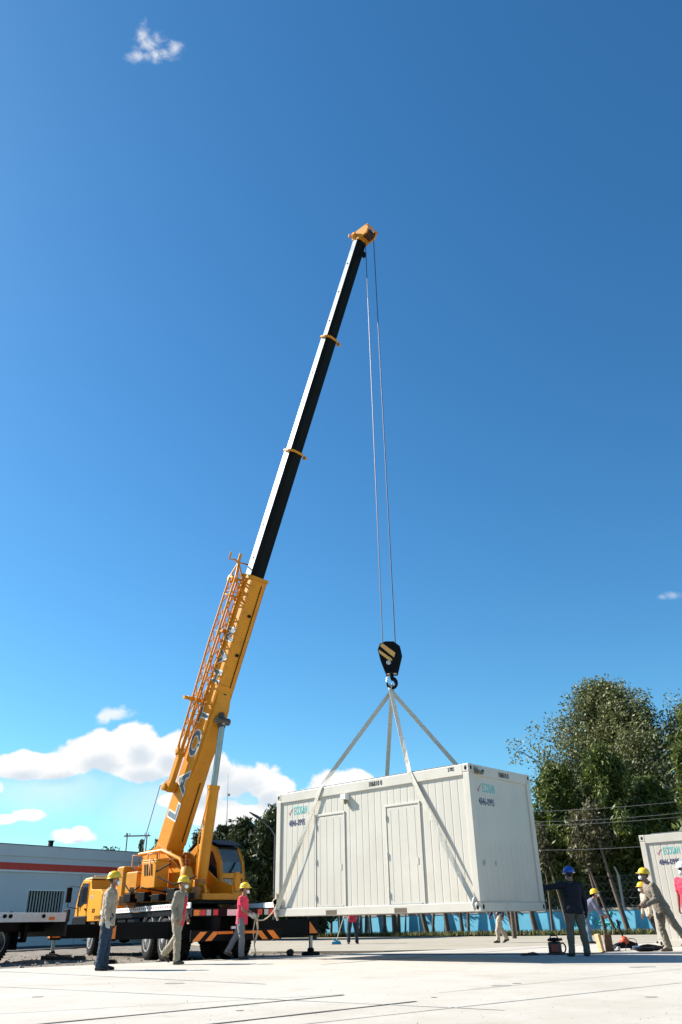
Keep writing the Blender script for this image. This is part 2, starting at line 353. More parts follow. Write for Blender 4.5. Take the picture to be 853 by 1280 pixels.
for k in range(900):
    y = 7 + 15 * rs.random() ** 1.3; x = rs.uniform(-.5, .5) * y; r_ = rs.uniform(.002, .006) * (1.8 if rs.random() < .03 else 1); a_ = rs.random() * 6; c_, s_ = math.cos(a_) * r_, math.sin(a_) * r_
    if y > 17.5 and x < -2: continue
    mb.add([(x + c_, y + s_, 0), (x - s_, y + c_, 0), (x - c_, y - s_, 0), (x + s_, y - c_, 0), (x, y, r_ * 1.1)], [(0, 1, 4), (1, 2, 4), (2, 3, 4), (3, 0, 4)])
tag(mb.build('grit', GRIT, fix=False), 'fine grit scattered over the pale concrete slab', 'grit', kind='stuff')

# ------------------------------------------------------------------ blue boundary wall and mesh fence
WA, WB = V((-9.5, 63.5)), V((26, 34.3))
wd_ = (WB - WA).normalized(); wn = V((wd_.y, -wd_.x))    # wn points towards the camera
if wn.y > 0: wn = -wn
WL = (WB - WA).length
MW = frame((WA.x, WA.y, 0), (wd_.x, wd_.y, 0), (-wn.x, -wn.y, 0), (0, 0, 1))   # x along, y away, z up
BLUEW = mat('blue_wall_paint', (.13, .47, .66), .8, var=.12, scale=.8, dirt=(.22, .55, .68, .5), dscale=.6)
CAPM = mat('mortar_cap', (.34, .31, .27), .9, var=.25, scale=4)
GRAF = mat('graffiti_green', (.05, .42, .33), .8)
wall = thing('boundary_wall', 'low sky-blue painted wall along the back of the concrete yard', 'wall', (WA.x, WA.y, 0))
wall.rotation_euler = (0, 0, math.atan2(wd_.y, wd_.x))
mb = MB(); mb.bb((0, 0, -.1), (WL, .18, 1.05)); mb.build('wall', BLUEW, wall)
mb = MB(); mb.bb((0, -.02, 1.05), (WL, .2, 1.17)); mb.build('coping', CAPM, wall)
mb = MB()
for i in range(16):
    x = 27.2 + i * .17; z = .55 + .25 * math.sin(i * 1.9)
    mb.tube([(x, -.006, z), (x + .12, -.006, z + .22 * math.cos(i * 2.7)), (x + .3, -.006, z + .1)], .035, 5)
mb.build('painted_scrawl', GRAF, wall)
fen = thing('mesh_fence', 'wire mesh fence on pale concrete posts above the blue wall', 'fence', (WA.x, WA.y, 0)); fen.rotation_euler = wall.rotation_euler
POSTM = mat('concrete_post', (.42, .40, .36), .9, var=.15)
FW = mat('galvanised_wire', (.30, .30, .29), .5, .5)
for i in range(int(WL / 3) + 1):
    x = .3 + i * 3.0; mb = MB(); mb.bb((x - .055, .25, -.1), (x + .055, .36, 2.7)); mb.tube([(x, .305, 2.68), (x, -.05, 3.05)], .055, 4); mb.build('post', POSTM, fen)
mb = MB()
for z in (1.25, 1.6, 1.95, 2.3, 2.65): mb.tube([(0, .3, z), (WL, .3, z)], .009, 3, cap=False)
x = 0
while x < WL: mb.tube([(x, .3, 1.2), (x + 1.45, .3, 2.65)], .005, 3, cap=False); mb.tube([(x + 1.45, .303, 1.2), (x, .303, 2.65)], .005, 3, cap=False); x += .3
mb.build('wire_mesh', FW, fen)
mb = MB(); mb.tube([(35.5, .2, 2.42), (40.2, .2, 2.42)], .045, 6); mb.build('top_rail', POSTM, fen)
# grassy verge
vp = [WA - V((0, 0)) + wn * 5.2, WB + wn * 5.5, WB, WA]
sheet('grass_verge', [tuple(p) for p in vp], -.02, G_GRASS) if False else None
A1, B1 = WA + wn * 2.0, WB + wn * 1.3
sheet('grass_verge', [tuple(A1), tuple(B1), tuple(WB - wn * 6), tuple(WA - wn * 6)], .012, G_GRASS)
def blades(name, n, place, h, m, wd=.02):
    rs = np.random.RandomState(3); vs = np.zeros((n * 3, 3)); k = 0
    for i in range(n):
        x, y, z = place(rs); a = rs.rand() * 6.28; hh = h * (.4 + .9 * rs.rand()); dx, dy = math.cos(a) * wd, math.sin(a) * wd
        l = (rs.rand(2) - .5) * hh
        vs[k:k + 3] = [(x - dx, y - dy, z), (x + dx, y + dy, z), (x + l[0], y + l[1], z + hh)]; k += 3
    me = bpy.data.meshes.new(name); me.from_pydata(vs.tolist(), [], [(3 * i, 3 * i + 1, 3 * i + 2) for i in range(n)]); me.materials.append(m)
    return tag(link(name, me), kind='stuff')
GB = mat('grass_blades', (.13, .125, .035), .8, var=.3, scale=.6, rand=.5)
def gp(rs):
    t = rs.rand() * WL; q = WA + wd_ * t + wn * (.1 + 1.6 * rs.rand() ** .8); return q.x, q.y, .0
tag(blades('grass', 14000, gp, .22, GB, .03), 'rough grass and weeds along the foot of the blue wall', 'grass')

# ------------------------------------------------------------------ trees
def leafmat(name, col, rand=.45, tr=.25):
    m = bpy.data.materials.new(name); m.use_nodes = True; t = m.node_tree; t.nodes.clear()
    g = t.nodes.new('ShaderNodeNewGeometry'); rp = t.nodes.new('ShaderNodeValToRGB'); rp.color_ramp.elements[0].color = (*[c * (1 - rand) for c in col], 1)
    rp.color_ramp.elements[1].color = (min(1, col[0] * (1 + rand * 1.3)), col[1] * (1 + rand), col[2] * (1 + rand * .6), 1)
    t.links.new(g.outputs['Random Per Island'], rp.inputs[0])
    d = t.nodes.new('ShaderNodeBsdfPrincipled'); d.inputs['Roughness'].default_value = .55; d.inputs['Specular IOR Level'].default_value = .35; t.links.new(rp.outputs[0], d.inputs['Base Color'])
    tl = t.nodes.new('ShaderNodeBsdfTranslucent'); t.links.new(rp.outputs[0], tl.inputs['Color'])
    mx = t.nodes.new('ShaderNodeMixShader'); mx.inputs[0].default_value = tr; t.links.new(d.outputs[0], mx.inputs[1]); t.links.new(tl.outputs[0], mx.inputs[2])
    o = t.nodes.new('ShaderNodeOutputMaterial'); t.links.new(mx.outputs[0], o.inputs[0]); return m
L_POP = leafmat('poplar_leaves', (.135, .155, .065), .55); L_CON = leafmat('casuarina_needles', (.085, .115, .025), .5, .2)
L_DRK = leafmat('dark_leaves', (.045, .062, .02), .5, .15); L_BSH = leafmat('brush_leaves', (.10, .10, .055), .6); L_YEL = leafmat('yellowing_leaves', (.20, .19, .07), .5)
def leaves_mesh(name, cents, size, m, seed, droop=0., aspect=1.):
    """cents: (n,3) leaf centres; one quad each"""
    rs = np.random.RandomState(seed); n = len(cents)
    a = rs.randn(n, 3); a[:, 2] -= droop; a /= np.linalg.norm(a, axis=1)[:, None]
    b = rs.randn(n, 3); b -= (b * a).sum(1)[:, None] * a; b /= np.linalg.norm(b, axis=1)[:, None]
    s = size * (.6 + .8 * rs.rand(n))[:, None]; c = np.asarray(cents)
    v = np.stack([c - a * s * aspect, c + b * s * .55, c + a * s * aspect, c - b * s * .55], 1).reshape(-1, 3)
    me = bpy.data.meshes.new(name); me.vertices.add(4 * n); me.vertices.foreach_set('co', v.ravel())
    me.loops.add(4 * n); me.loops.foreach_set('vertex_index', np.arange(4 * n)); me.polygons.add(n); me.polygons.foreach_set('loop_start', np.arange(n) * 4)
    me.polygons.foreach_set('loop_total', np.full(n, 4)); me.update(); me.validate(); me.materials.append(m); return me
def branchy(seed, h, r, lean, nl, spread, z0, up=.8, curve=.3):
    """trunk + limbs; returns MB and list of limb sample points"""
    rs = random.Random(seed); mb = MB(); tr = []; k = 9
    for i in range(k + 1):
        t = i / k; tr.append(V((lean[0] * t + curve * .3 * math.sin(t * 5 + seed) * t, lean[1] * t + curve * .3 * math.cos(t * 4 + seed) * t, h * t)))
    mb.tube(tr, [r * (1 - .85 * (i / k)) + .01 for i in range(k + 1)], 8); pts = []
    for i in range(nl):
        t = z0 + (1 - z0) * (i + .5) / nl; q = t * k; a = tr[int(q)].lerp(tr[min(k, int(q) + 1)], q - int(q)); an = i * 2.4 + rs.random() * 1.2
        ln = spread(t) * (.75 + .5 * rs.random()); d = V((math.cos(an), math.sin(an), up * (.6 + .8 * rs.random()))); pl = [a]
        for j in range(1, 5): pl.append(a + d * ln * j / 4 + V((rs.gauss(0, .07), rs.gauss(0, .07), .12 * (j / 4) ** 2)) * ln)
        rr = r * (1 - .8 * t) * .5; mb.tube(pl, [rr * (1 - .2 * j) + .006 for j in range(5)], 5)
        pts += [(p, j / 4, ln) for j, p in enumerate(pl) if j > 0]
        for s_ in range(3):
            b0 = pl[rs.randint(1, 3)]; d2 = V((rs.gauss(0, 1), rs.gauss(0, 1), rs.random() * .9)).normalized(); e = b0 + d2 * ln * .4
            mb.tube([b0, (b0 + e) / 2 + V((0, 0, .04 * ln)), e], [rr * .4, rr * .3, .006], 4); pts += [(e, .9, ln), ((b0 + e) / 2, .6, ln)]
    return mb, pts
def crown_from(pts, per, sig, seed, flat=1., keep=1.):
    rs = np.random.RandomState(seed); out = []
    for (p, t, ln) in pts:
        if rs.rand() > keep: continue
        n = int(per * (.5 + rs.rand())); s = sig * (.7 + .6 * rs.rand()); q = np.clip(rs.randn(n, 3), -1.4, 1.4) * s * .62; q[:, 2] *= flat
        out.append(np.array(p)[None] + q)
    return np.concatenate(out)
def tree(name, label, cat, loc, seed, h, r, lean, nl, spread, z0, lm, per, sig, ls, up=.8, flat=1., bark=BARK, group=None, droop=0., aspect=1., keep=1.):
    t = thing(name, label, cat, loc, 0, group); mb, pts = branchy(seed, h, r, lean, nl, spread, z0, up); mb.build('trunk', bark, t)
    link('crown', leaves_mesh('crown', crown_from(pts, per, sig, seed, flat, keep), ls, lm, seed, droop, aspect), t); return t
# big poplars
tree('poplar_tree', 'tallest tree, a broad grey-green poplar rising behind the conifers at right', 'tree', (19.4, 59, 0), 11, 15.6, .42, (.5, 0), 60, lambda t: 5.3 * max(.18, math.sin(min(1, (1.06 - t) * 1.5) * 1.5)), .14, L_POP, 190, .95, .10, .5, bark=BARKP)
tree('poplar_tree', 'second tall poplar cut off by the right edge of the view', 'tree', (30.2, 58, 0), 23, 15.8, .4, (-.8, 0), 54, lambda t: 4.9 * max(.2, math.sin(min(1, (1.06 - t) * 1.6) * 1.5)), .14, L_POP, 180, .92, .10, .6, bark=BARKP)
tree('yellowing_tree', 'thin yellowing tree showing just over the right end of the lifted container', 'tree', (13.6, 54, 0), 5, 9.6, .14, (.2, 0), 16, lambda t: 1.5 * (1.1 - t), .3, L_YEL, 26, .42, .07, .9)
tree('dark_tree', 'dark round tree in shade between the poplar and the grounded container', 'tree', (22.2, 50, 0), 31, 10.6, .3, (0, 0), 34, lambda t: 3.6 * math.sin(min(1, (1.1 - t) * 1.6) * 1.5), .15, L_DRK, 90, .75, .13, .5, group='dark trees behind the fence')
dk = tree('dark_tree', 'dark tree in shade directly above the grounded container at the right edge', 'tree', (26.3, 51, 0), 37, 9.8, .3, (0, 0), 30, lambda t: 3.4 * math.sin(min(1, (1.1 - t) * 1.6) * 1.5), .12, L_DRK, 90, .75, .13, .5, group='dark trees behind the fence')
# feathery casuarinas (conifer look)
def casu(label, loc, seed, h, w, lm=L_CON, z0=.16, per=105, grp='feathery evergreens behind the fence'):
    return tree('evergreen_tree', label, 'tree', loc, seed, h, .16, (.15, .1), 34, lambda t: w * max(.12, (1.12 - t) ** .7), z0, lm, per, .36, .085, 1.1, 1.6, group=grp, droop=.3, aspect=2.1)
casu('feathery evergreen nearest the lifted container, its top level with the roof', (12.0, 47.2, 0), 41, 7.9, 1.9, z0=.1)
casu('tallest feathery evergreen, standing in front of the tall poplar', (14.9, 46.6, 0), 43, 8.5, 2.1, z0=.1)
casu('feathery evergreen to the right of the tallest one, in half shade', (17.2, 47.0, 0), 47, 6.8, 1.9, z0=.1)
casu('tall feathery evergreen cut off by the right edge above the grounded container', (15.45, 34.8, 0), 48, 8.3, 1.35, z0=.1)
casu('evergreen behind the upper right corner of the lifted container', (9.6, 50.5, 0), 49, 6.6, 1.9, z0=.1)
# left group behind the crane
lefts = [(-11.6, 52, 5.6, 1.2, 'small dark evergreen seen left of the lift cylinder'), (-9.4, 53, 6.6, 1.1, 'spiky dark evergreen just right of the lift cylinder'), (-7.6, 50, 6.5, 1.5, 'dark evergreen rising over the roof of the crane operator cab'),
         (-6.0, 48, 6.6, 1.7, 'dense dark evergreen right of the crane operator cab'), (-4.2, 47, 7.2, 1.9, 'dense dark evergreen against the left edge of the lifted container'), (-2.0, 48, 6.6, 1.9, 'dark evergreen mostly hidden by the left end of the lifted container')]
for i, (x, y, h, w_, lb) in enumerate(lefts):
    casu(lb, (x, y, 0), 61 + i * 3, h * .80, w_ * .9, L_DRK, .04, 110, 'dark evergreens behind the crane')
tree('yellowing_tree', 'yellow-topped tree behind the street lamp beside the lifted container', 'tree', (-5.2, 55, 0), 83, 6.9, .16, (.1, 0), 22, lambda t: 1.8 * (1.15 - t), .3, L_YEL, 40, .45, .08, .7)
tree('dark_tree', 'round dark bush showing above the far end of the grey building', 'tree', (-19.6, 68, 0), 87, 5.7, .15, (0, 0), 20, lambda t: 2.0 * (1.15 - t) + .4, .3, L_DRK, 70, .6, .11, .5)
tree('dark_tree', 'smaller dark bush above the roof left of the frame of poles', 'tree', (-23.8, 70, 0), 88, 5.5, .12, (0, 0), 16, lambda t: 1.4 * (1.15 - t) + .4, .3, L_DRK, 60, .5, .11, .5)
# row of young trees in front of the blue wall; trunk foot placed along the wall
rowt = [(376, .10, -.2), (402, .16, .1), (414, .10, .1), (427, .11, -.2), (436, .08, .3), (450, .09, .3), (458, .12, .15), (465, .08, -.3), (481, .16, 0), (494, .19, -.1), (499, .14, .1), (507, .06, .3), (535, .19, -.6), (541, .10, .4), (561, .17, -.4), (579, .13, -.25), (586, .10, .2),
        (643, .13, -.55), (648, .13, .05), (671, .18, -.45), (692, .09, .05), (713, .12, -.5), (758, .12, -.35), (787, .17, -.6), (771, .10, -.8)]
seeds = [101, 107, 113]
words = ['thin', 'thick', 'slender']
for i, (x, r_, ln) in enumerate(rowt):
    d = px2dir(x, 1168); d2 = V((d.x, d.y)).normalized()
    # intersect with the line 1.0 m in front of the wall
    P0 = WA + wn * (.42 + .12 * ((i * 7) % 3)); den = d2.x * wd_.y - d2.y * wd_.x; t = (P0.x * wd_.y - P0.y * wd_.x) / den; q = d2 * t
    lp = (ln * 1.6, .2, 0)
    th = thing('young_tree', 'x', 'tree', (q.x, q.y, 0), 0, 'young trees along the blue wall')
    h_ = 4.6 + 1.2 * ((i * 5) % 4) / 3
    mb, pts = branchy(200 + i, h_, r_ * .8, lp, 9, lambda t: .9 * (1.25 - t), .62, 1.3); mb.build('trunk', BARK, th)
    link('crown', leaves_mesh('crown', crown_from(pts, 20, .3, 300 + i, 1.2, .6), .075, L_BSH if x > 600 else L_CON, i, .2, 1.5), th)
    ordn = ['first', 'second', 'third', 'fourth', 'fifth', 'sixth', 'seventh', 'eighth', 'ninth', 'tenth', 'eleventh', 'twelfth', 'thirteenth', 'fourteenth', 'fifteenth', 'sixteenth', 'seventeenth', 'eighteenth', 'nineteenth', 'twentieth', 'twenty-first', 'twenty-second', 'twenty-third', 'twenty-fourth', 'last']
    lean = 'leaning left' if ln < -.3 else 'leaning right' if ln > .2 else 'nearly upright'
    th['label'] = '%s dark trunk %s by the blue wall, %s trunk from the left' % ('thick' if r_ > .15 else 'medium' if r_ > .11 else 'slim', lean, ordn[sorted(q_[0] for q_ in rowt).index(x)])
# brush behind fence
for i, (x, y, h, w_) in enumerate([(11.2, 51.5, 4.2, 1.8), (14.4, 49.8, 4.4, 2.0), (17.8, 48, 4.6, 2.1), (20.6, 45.6, 4.4, 2.0), (23.2, 44, 4.2, 1.9)]):
    tree('shrub', ['leafy grey-green shrub behind the fence beside the lifted container', 'leafy grey-green shrub behind the fence above the man in the blue helmet', 'leafy grey-green shrub behind the fence midway between the containers',
                   'leafy grey-green shrub behind the fence just left of the grounded container', 'leafy shrub behind the fence hidden in part by the grounded container'][i], 'shrub', (x, y, 0), 400 + i, h, .09, (0, 0), 26, (lambda ww: lambda t: ww * (1.2 - t))(w_), .05, L_BSH, 48, .4, .085, .7, group='shrubs behind the fence')
# grey sheet fence further back
cf = MB(); n_ = 60
for i in range(n_): cf.bb((i * .2, (i % 2) * .03, 0), (i * .2 + .19, (i % 2) * .03 + .02, 2.15 + .05 * math.sin(i * 1.7)))
o = cf.build('board_fence', mat('weathered_board', (.19, .175, .16), .9, var=.3, scale=2), None, Matrix.Translation((11.5, 50.2, 0)) @ Matrix.Rotation(R(-38), 4, 'Z')); tag(o, 'grey weathered board fence standing behind the wire mesh', 'fence')

# ------------------------------------------------------------------ long grey building
BW = mat('render_bluegrey', (.60, .61, .61), .85, var=.05, scale=.5, dirt=(.46, .47, .47, .4), dscale=.5)
BRED = mat('red_band', (.62, .06, .035), .7, var=.1)
ba, bb_ = V((-26.0, 34.9)), V((-5.0, 63.2)); bd = (bb_ - ba).normalized(); BL = (bb_ - ba).length
bld = thing('building', 'long low grey-white building with a red band, behind the crane and flatbed', 'building', (ba.x, ba.y, 0)); bld.rotation_euler = (0, 0, math.atan2(bd.y, bd.x))
# local: x along facade, y away (left of direction) -> body extends to +y
def solid_with_holes(x0, x1, z0, z1, holes, y0, th):
    mb = MB(); xs = sorted({x0, x1} | {h[0] for h in holes} | {h[1] for h in holes}); zs = sorted({z0, z1} | {h[2] for h in holes} | {h[3] for h in holes})
    for i in range(len(xs) - 1):
        for j in range(len(zs) - 1):
            cx, cz = (xs[i] + xs[i + 1]) / 2, (zs[j] + zs[j + 1]) / 2
            if any(h[0] < cx < h[1] and h[2] < cz < h[3] for h in holes): continue
            mb.bb((xs[i], y0, zs[j]), (xs[i + 1], y0 + th, zs[j + 1]))
    return mb
wins = [(14.3, 16.6), (9.0, 11.2), (21.5, 23.8), (26.5, 28.8)]
holes = [(a, b, 1.55, 2.62) for a, b in wins]
m_ = solid_with_holes(0, BL, -.2, 4.3, holes, 0, .25); m_.bb((0, .25, -.2), (.25, 11, 4.3)); m_.bb((BL - .25, .25, -.2), (BL, 11, 4.3)); m_.bb((.25, 10.75, -.2), (BL - .25, 11, 4.3)); m_.build('wall', BW, bld)
m_ = MB(); m_.bb((0, -.04, 3.62), (BL, -.003, 3.97)); m_.build('red_band', BRED, bld)
m_ = MB(); m_.bb((0, -.09, 3.52), (BL, -.003, 3.61)); m_.build('band_ledge', WHT, bld)
m_ = MB(); m_.bb((-.1, -.06, 4.3), (BL + .1, .3, 4.86)); m_.build('parapet', BW, bld)
m_ = MB(); m_.bb((-.1, .302, 4.3), (BL + .1, 11.1, 4.5)); m_.build('roof', GRY, bld)
m_ = MB(); m_.bb((-.12, -.09, 4.865), (BL + .12, .34, 4.90)); m_.build('parapet_cap', mat('cap_dark', (.12, .13, .14), .6), bld)
for x in [3.1, 7.3, 12.4, 17.6, 19.9, 23.9, 29]: m_ = MB(); m_.bb((x, -.003, 0), (x + .025, .004, 3.5)); m_.build('panel_joint', mat('joint_dark', (.16, .17, .18), .9), bld)
for a, b in wins:
    fr = MB()
    for q in [((a - .06, -.03, 1.49), (b + .06, .04, 1.55)), ((a - .06, -.03, 2.62), (b + .06, .04, 2.68)), ((a - .06, -.03, 1.55), (a, .04, 2.62)), ((b, -.03, 1.55), (b + .06, .04, 2.62))]: fr.bb(*q)
    fo = fr.build('window', WHT, bld)
    m_ = MB(); m_.bb((a, .2, 1.55), (b, .22, 2.62)); m_.build('pane', GLS, fo)
    m_ = MB(); n_ = 13
    for k in range(n_): x = a + (b - a) * (k + .5) / n_; m_.bb((x - .035, .03, 1.55), (x + .035, .06, 2.62))
    m_.build('bars', mat('bar_cream', (.42, .41, .36), .7), fo)
m_ = MB(); m_.box((15.6, .5, 5.05), (.2, .2, .32)); m_.box((15.6, .5, 5.22), (.27, .27, .05)); m_.build('roof_vent', BLK, bld)

# ------------------------------------------------------------------ poles, mast, lamp, cables
POLE = mat('weathered_pole', (.13, .12, .11), .8)
t = thing('pole_frame', 'frame of two thin poles joined by a crossbar above the far roof', 'utility poles', (-15.3, 60, 0))
for s in (-1, 1): mb = MB(); mb.cyl((s * .68, 0, 0), (s * .72, 0, 6.72 - .08 * s), .055, 8, r2=.045); mb.build('pole', POLE, t)
mb = MB(); mb.bb((-.95, -.04, 6.55), (.95, .04, 6.64)); mb.build('crossbar', POLE, t)
for x in (-.8, -.55, .55, .8): mb = MB(); mb.lathe([(.02, 6.64), (.05, 6.68), (.03, 6.73), (.05, 6.77), (.0, 6.82)], n=8, c=(x, 0, 0)); mb.build('insulator', GRY, t)
tree('slim_tree', 'tiny dark pointed tree between the two far poles', 'tree', (-15.2, 61, 0), 501, 6.3, .05, (0, 0), 14, lambda t: .36 * (1.2 - t), .5, L_DRK, 26, .16, .05, 1.2)
t = thing('radio_mast', 'very thin tall radio mast rising against the clouds right of the crane cylinder', 'mast', (-8.75, 60, 0))
mb = MB(); mb.cyl((0, 0, 0), (-.1, 0, 8), .05, 6, r2=.035); mb.cyl((-.1, 0, 8), (-.15, 0, 10.8), .028, 6, r2=.012); mb.build('pole', GRY, t)
mb = MB(); mb.bb((-.1, -.05, 9.2), (.06, .05, 9.36)); mb.bb((-.2, -.02, 7.4), (.1, .02, 7.44)); mb.build('antenna', GRY, t)
t = thing('street_lamp', 'dark street lamp with a single flat head left of the lifted container', 'street lamp', (-3.95, 45, 0))
mb = MB(); mb.tube([(0, 0, 0), (0, 0, 5.0), (-.25, 0, 5.35), (-.85, 0, 5.85)], [.07, .05, .04, .03], 8); mb.build('pole', POLE, t)
mb = MB(); mb.prism([(-.42, -.05), (.1, -.03), (.42, .02), (.4, .07), (-.1, .1), (-.42, .05)], (-1.1, -.13, 5.98), V((-.85, 0, .45)).normalized(), V((.45, 0, .85)).normalized(), (0, 1, 0), .26); mb.build('lamp_head', mat('lamp_black', (.03, .03, .035), .5), t)
for k, (z, dz, lb) in enumerate([(5.6, .25, 'topmost of the four pale overhead cables crossing the dark trees at right'), (5.15, .2, 'second pale overhead cable from the top in front of the dark trees'), (5.0, .2, 'third overhead cable, running close under the second one'), (3.95, .15, 'lowest pale overhead cable, just above the grounded container')]):
    mb = MB(); a, b = V((7.05 + .1 * k, 38.5, z - .4)), V((24, 34, z + dz + .5))
    mb.tube([a.lerp(b, i / 12) - V((0, 0, .5 * (1 - (2 * i / 12 - 1) ** 2))) for i in range(13)], .009, 4); tag(mb.build('overhead_cable', mat('cable_pale', (.16, .165, .165), .5)), lb, 'cable', 'overhead cables in front of the trees')
t = thing('cable_pole', 'thin concrete pole carrying the overhead cables, hidden behind the lifted container', 'utility pole', (7.2, 38.5, 0))
mb = MB(); mb.cyl((0, 0, 0), (0, 0, 5.4), .1, 10, r2=.07); mb.build('pole', BARK, t)
mb = MB(); mb.bb((-.3, -.04, 5.05), (.3, .04, 5.15)); mb.build('crossarm', POLE, t)

# ------------------------------------------------------------------ wheel builder
def wheel(parent, x, y, z, r, wdt, side, name='wheel', dual=False):
    """axis along local X; side -1 = faces -x"""
    M = Matrix.Translation((x, y, z)); s = side
    mb = MB(); w2 = wdt / 2
    mb.lathe([(r * .58, -w2), (r * .8, -w2 - .01), (r * .95, -w2 * .85), (r, -w2 * .6), (r, w2 * .6), (r * .95, w2 * .85), (r * .8, w2 + .01), (r * .58, w2)], 'X', 36)
    n = 40
    for i in range(n):
        a = 2 * math.pi * i / n; c, sn = math.cos(a), math.sin(a)
        Mr = Matrix.Rotation(a, 4, 'X')
        for q in (-1, 1): mb.box((q * w2 * .45, 0, r + .006), (w2 * .7, r * .09, .02), 0, Mr)
    wo = mb.build(name, RUB, parent, M)
    mb = MB(); o = s * w2
    mb.lathe([(r * .62, o * 1.0), (r * .58, o * 1.07), (r * .54, o * .85), (r * .34, o * .72), (r * .28, o * .8), (r * .2, o * 1.15), (.0, o * 1.2)], 'X', 30)
    for i in range(8):
        a = 2 * math.pi * i / 8; mb.cyl((o * .38, math.cos(a) * r * .24, math.sin(a) * r * .24), (o * .62, math.cos(a) * r * .24, math.sin(a) * r * .24), .022, 6)
    mb.build('rim', GRY, wo); return wo

# ------------------------------------------------------------------ flatbed truck at left edge
t = thing('flatbed_truck', 'flatbed truck cut off by the left edge, white side rail over a black chassis', 'truck', (-9.62, 26.6, 0), R(-117))
# local +x = forwards (to picture left)
mb = MB(); mb.bb((0, -1.25, .95), (9, 1.25, 1.02)); mb.build('deck', GRY, t, bevel=.01)
for s in (-1, 1): mb = MB(); mb.bb((.1, s * 1.25, .93), (9, s * 1.30, 1.17)); mb.build('side_rail', WHT, t, bevel=.008)
mb = MB()
for y in (-.45, .38): mb.bb((.1, y, .68), (11, y + .08, .948))
for x in (.4, 1.9, 3.2, 4.5, 6, 7.5): mb.bb((x, -1.2, .85), (x + .09, 1.2, .948))
mb.bb((1.3, .95, .45), (1.42, 1.1, .9)); mb.bb((1.2, .9, .42), (2.1, .98, .52)); mb.build('chassis', BLK, t, bevel=.006)
mb = MB(); mb.bb((-.02, -1.28, .55), (.08, 1.28, .93)); mb.bb((-.05, 1.14, .93), (.06, 1.3, 1.26)); mb.bb((-.05, -1.3, .93), (.06, -1.14, 1.26)); mb.build('tail_board', mat('grimy_steel', (.025, .023, .02), .7, .1, dirt=(.10, .06, .03, .5)), t, bevel=.008)
for s in (-1, 1):
    mb = MB(); mb.bb((-.052, s * 1.0 - .14, .62), (-.022, s * 1.0 + .14, .74)); mb.build('tail_light', RED, t)
for x, m in ((.55, ORR), (1.5, WHT), (3.7, ORR)):
    mb = MB(); mb.bb((x, 1.302, .98), (x + .22 if m is ORR else x + .1, 1.312, 1.06)); mb.build('side_marker', m, t)
mb = MB()
for x in (1.0, 2.2, 2.4, 4.2): mb.cyl((x, 1.3, 1.08), (x, 1.35, 1.08), .05, 10)
mb.build('lashing_point', BLK, t)
for x in (2.45, 3.7):
    for s in (-1, 1): wheel(t, 0, 0, 0, .5, .3, s).matrix_local = Matrix.Translation((x, s * 1.05, .44)) @ Matrix.Rotation(R(90), 4, 'Z')
for s in (-1, 1): mb = MB(); mb.bb((1.77, s * .95 - .25, .25), (1.80, s * .95 + .32, .93)); mb.build('mudflap', BLK, t)
for s in (-1, 1): mb = MB(); mb.bb((1.80, s * 1.22 - .03, .70), (4.4, s * 1.22 + .03, .93)); mb.build('wheel_guard', BLK, t)
# its cab far out of view
mb = MB(); mb.prism([(0, .5), (0, 2.5), (.3, 2.75), (1.6, 2.75), (1.95, 1.6), (2.05, .5)], (9.4, -1.2, 0), (1, 0, 0), (0, 0, 1), (0, 1, 0), 2.4); cb = mb.build('cab', WHT, t, bevel=.03)
mb = MB(); mb.prism([(1.68, 2.6), (1.93, 1.65), (1.97, 1.65), (1.72, 2.6)], (9.42, -1.1, 0), (1, 0, 0), (0, 0, 1), (0, 1, 0), 2.2); mb.build('windscreen', GLS, cb)
for s in (-1, 1): wheel(t, 0, 0, 0, .5, .3, s).matrix_local = Matrix.Translation((10.4, s * 1.05, .44)) @ Matrix.Rotation(R(90), 4, 'Z')

# ------------------------------------------------------------------ mobile crane
cr = thing('mobile_crane', 'yellow truck crane on outriggers with its long boom raised over the container', 'crane', (-3.6, 23.4, 0), math.atan2(.515, .857))
Z0 = -.07
# carrier: +y forward, -x faces camera
mb = MB()
for s in (-1, 1): mb.bb((s * .42 - .06, -1.15, .62), (s * .42 + .06, 9.6, .98))
for y in (-.6, 1.5, 3.3, 5.2, 7.2): mb.bb((-.36, y, .68), (.36, y + .12, .92))
mb.bb((-.5, -.35, .42), (.5, .35, .98)); mb.bb((-.5, 5.9, .42), (.5, 6.5, .98))
for y in (.75, 2.15, 8.3): mb.cyl((-.9, y, .46), (.9, y, .46), .09, 10); mb.lathe([(.0, -.2), (.16, -.16), (.2, 0), (.16, .16), (.0, .2)], 'X', 14, c=(0, y, .46))
mb.build('chassis', BLK, cr, bevel=.006)
mb = MB(); mb.bb((-1.22, -1.3, .99), (1.22, 8.0, 1.13)); mb.bb((-.7, 7.2, 1.131), (.7, 8.0, 1.25)); mb.build('deck', BLK, cr, bevel=.01)
# white rail with red dashes
for s in (1, -1): mb = MB(); mb.bb((s * 1.222, -1.28, 1.14), (s * 1.255, 7.1, 1.27)); ra = mb.build('side_rail', WHT, cr, bevel=.004)
for s in (-1, 1):
    y = -1.15
    while y < 6.95: mb = MB(); mb.bb((s * 1.256, y, 1.185), (s * 1.259, y + .07, 1.235)); mb.build('reflector', RED, ra); y += .19
for s in (-1, 1):
    for (y0, y1, z0, z1) in ((3.0, 4.2, .48, .98), (4.4, 5.4, .52, .98)): mb = MB(); mb.bb((s * .62, y0, z0), (s * 1.18, y1, z1)); mb.build('tool_box', BLK, cr, bevel=.02)
mb = MB(); mb.lathe([(0, 3.5), (.22, 3.52), (.25, 3.6), (.25, 4.5), (.22, 4.58), (0, 4.6)], 'Y', 18, c=(-.95, 0, 1.42)); mb.build('air_tank', mat('tank_green', (.012, .05, .03), .5), cr)
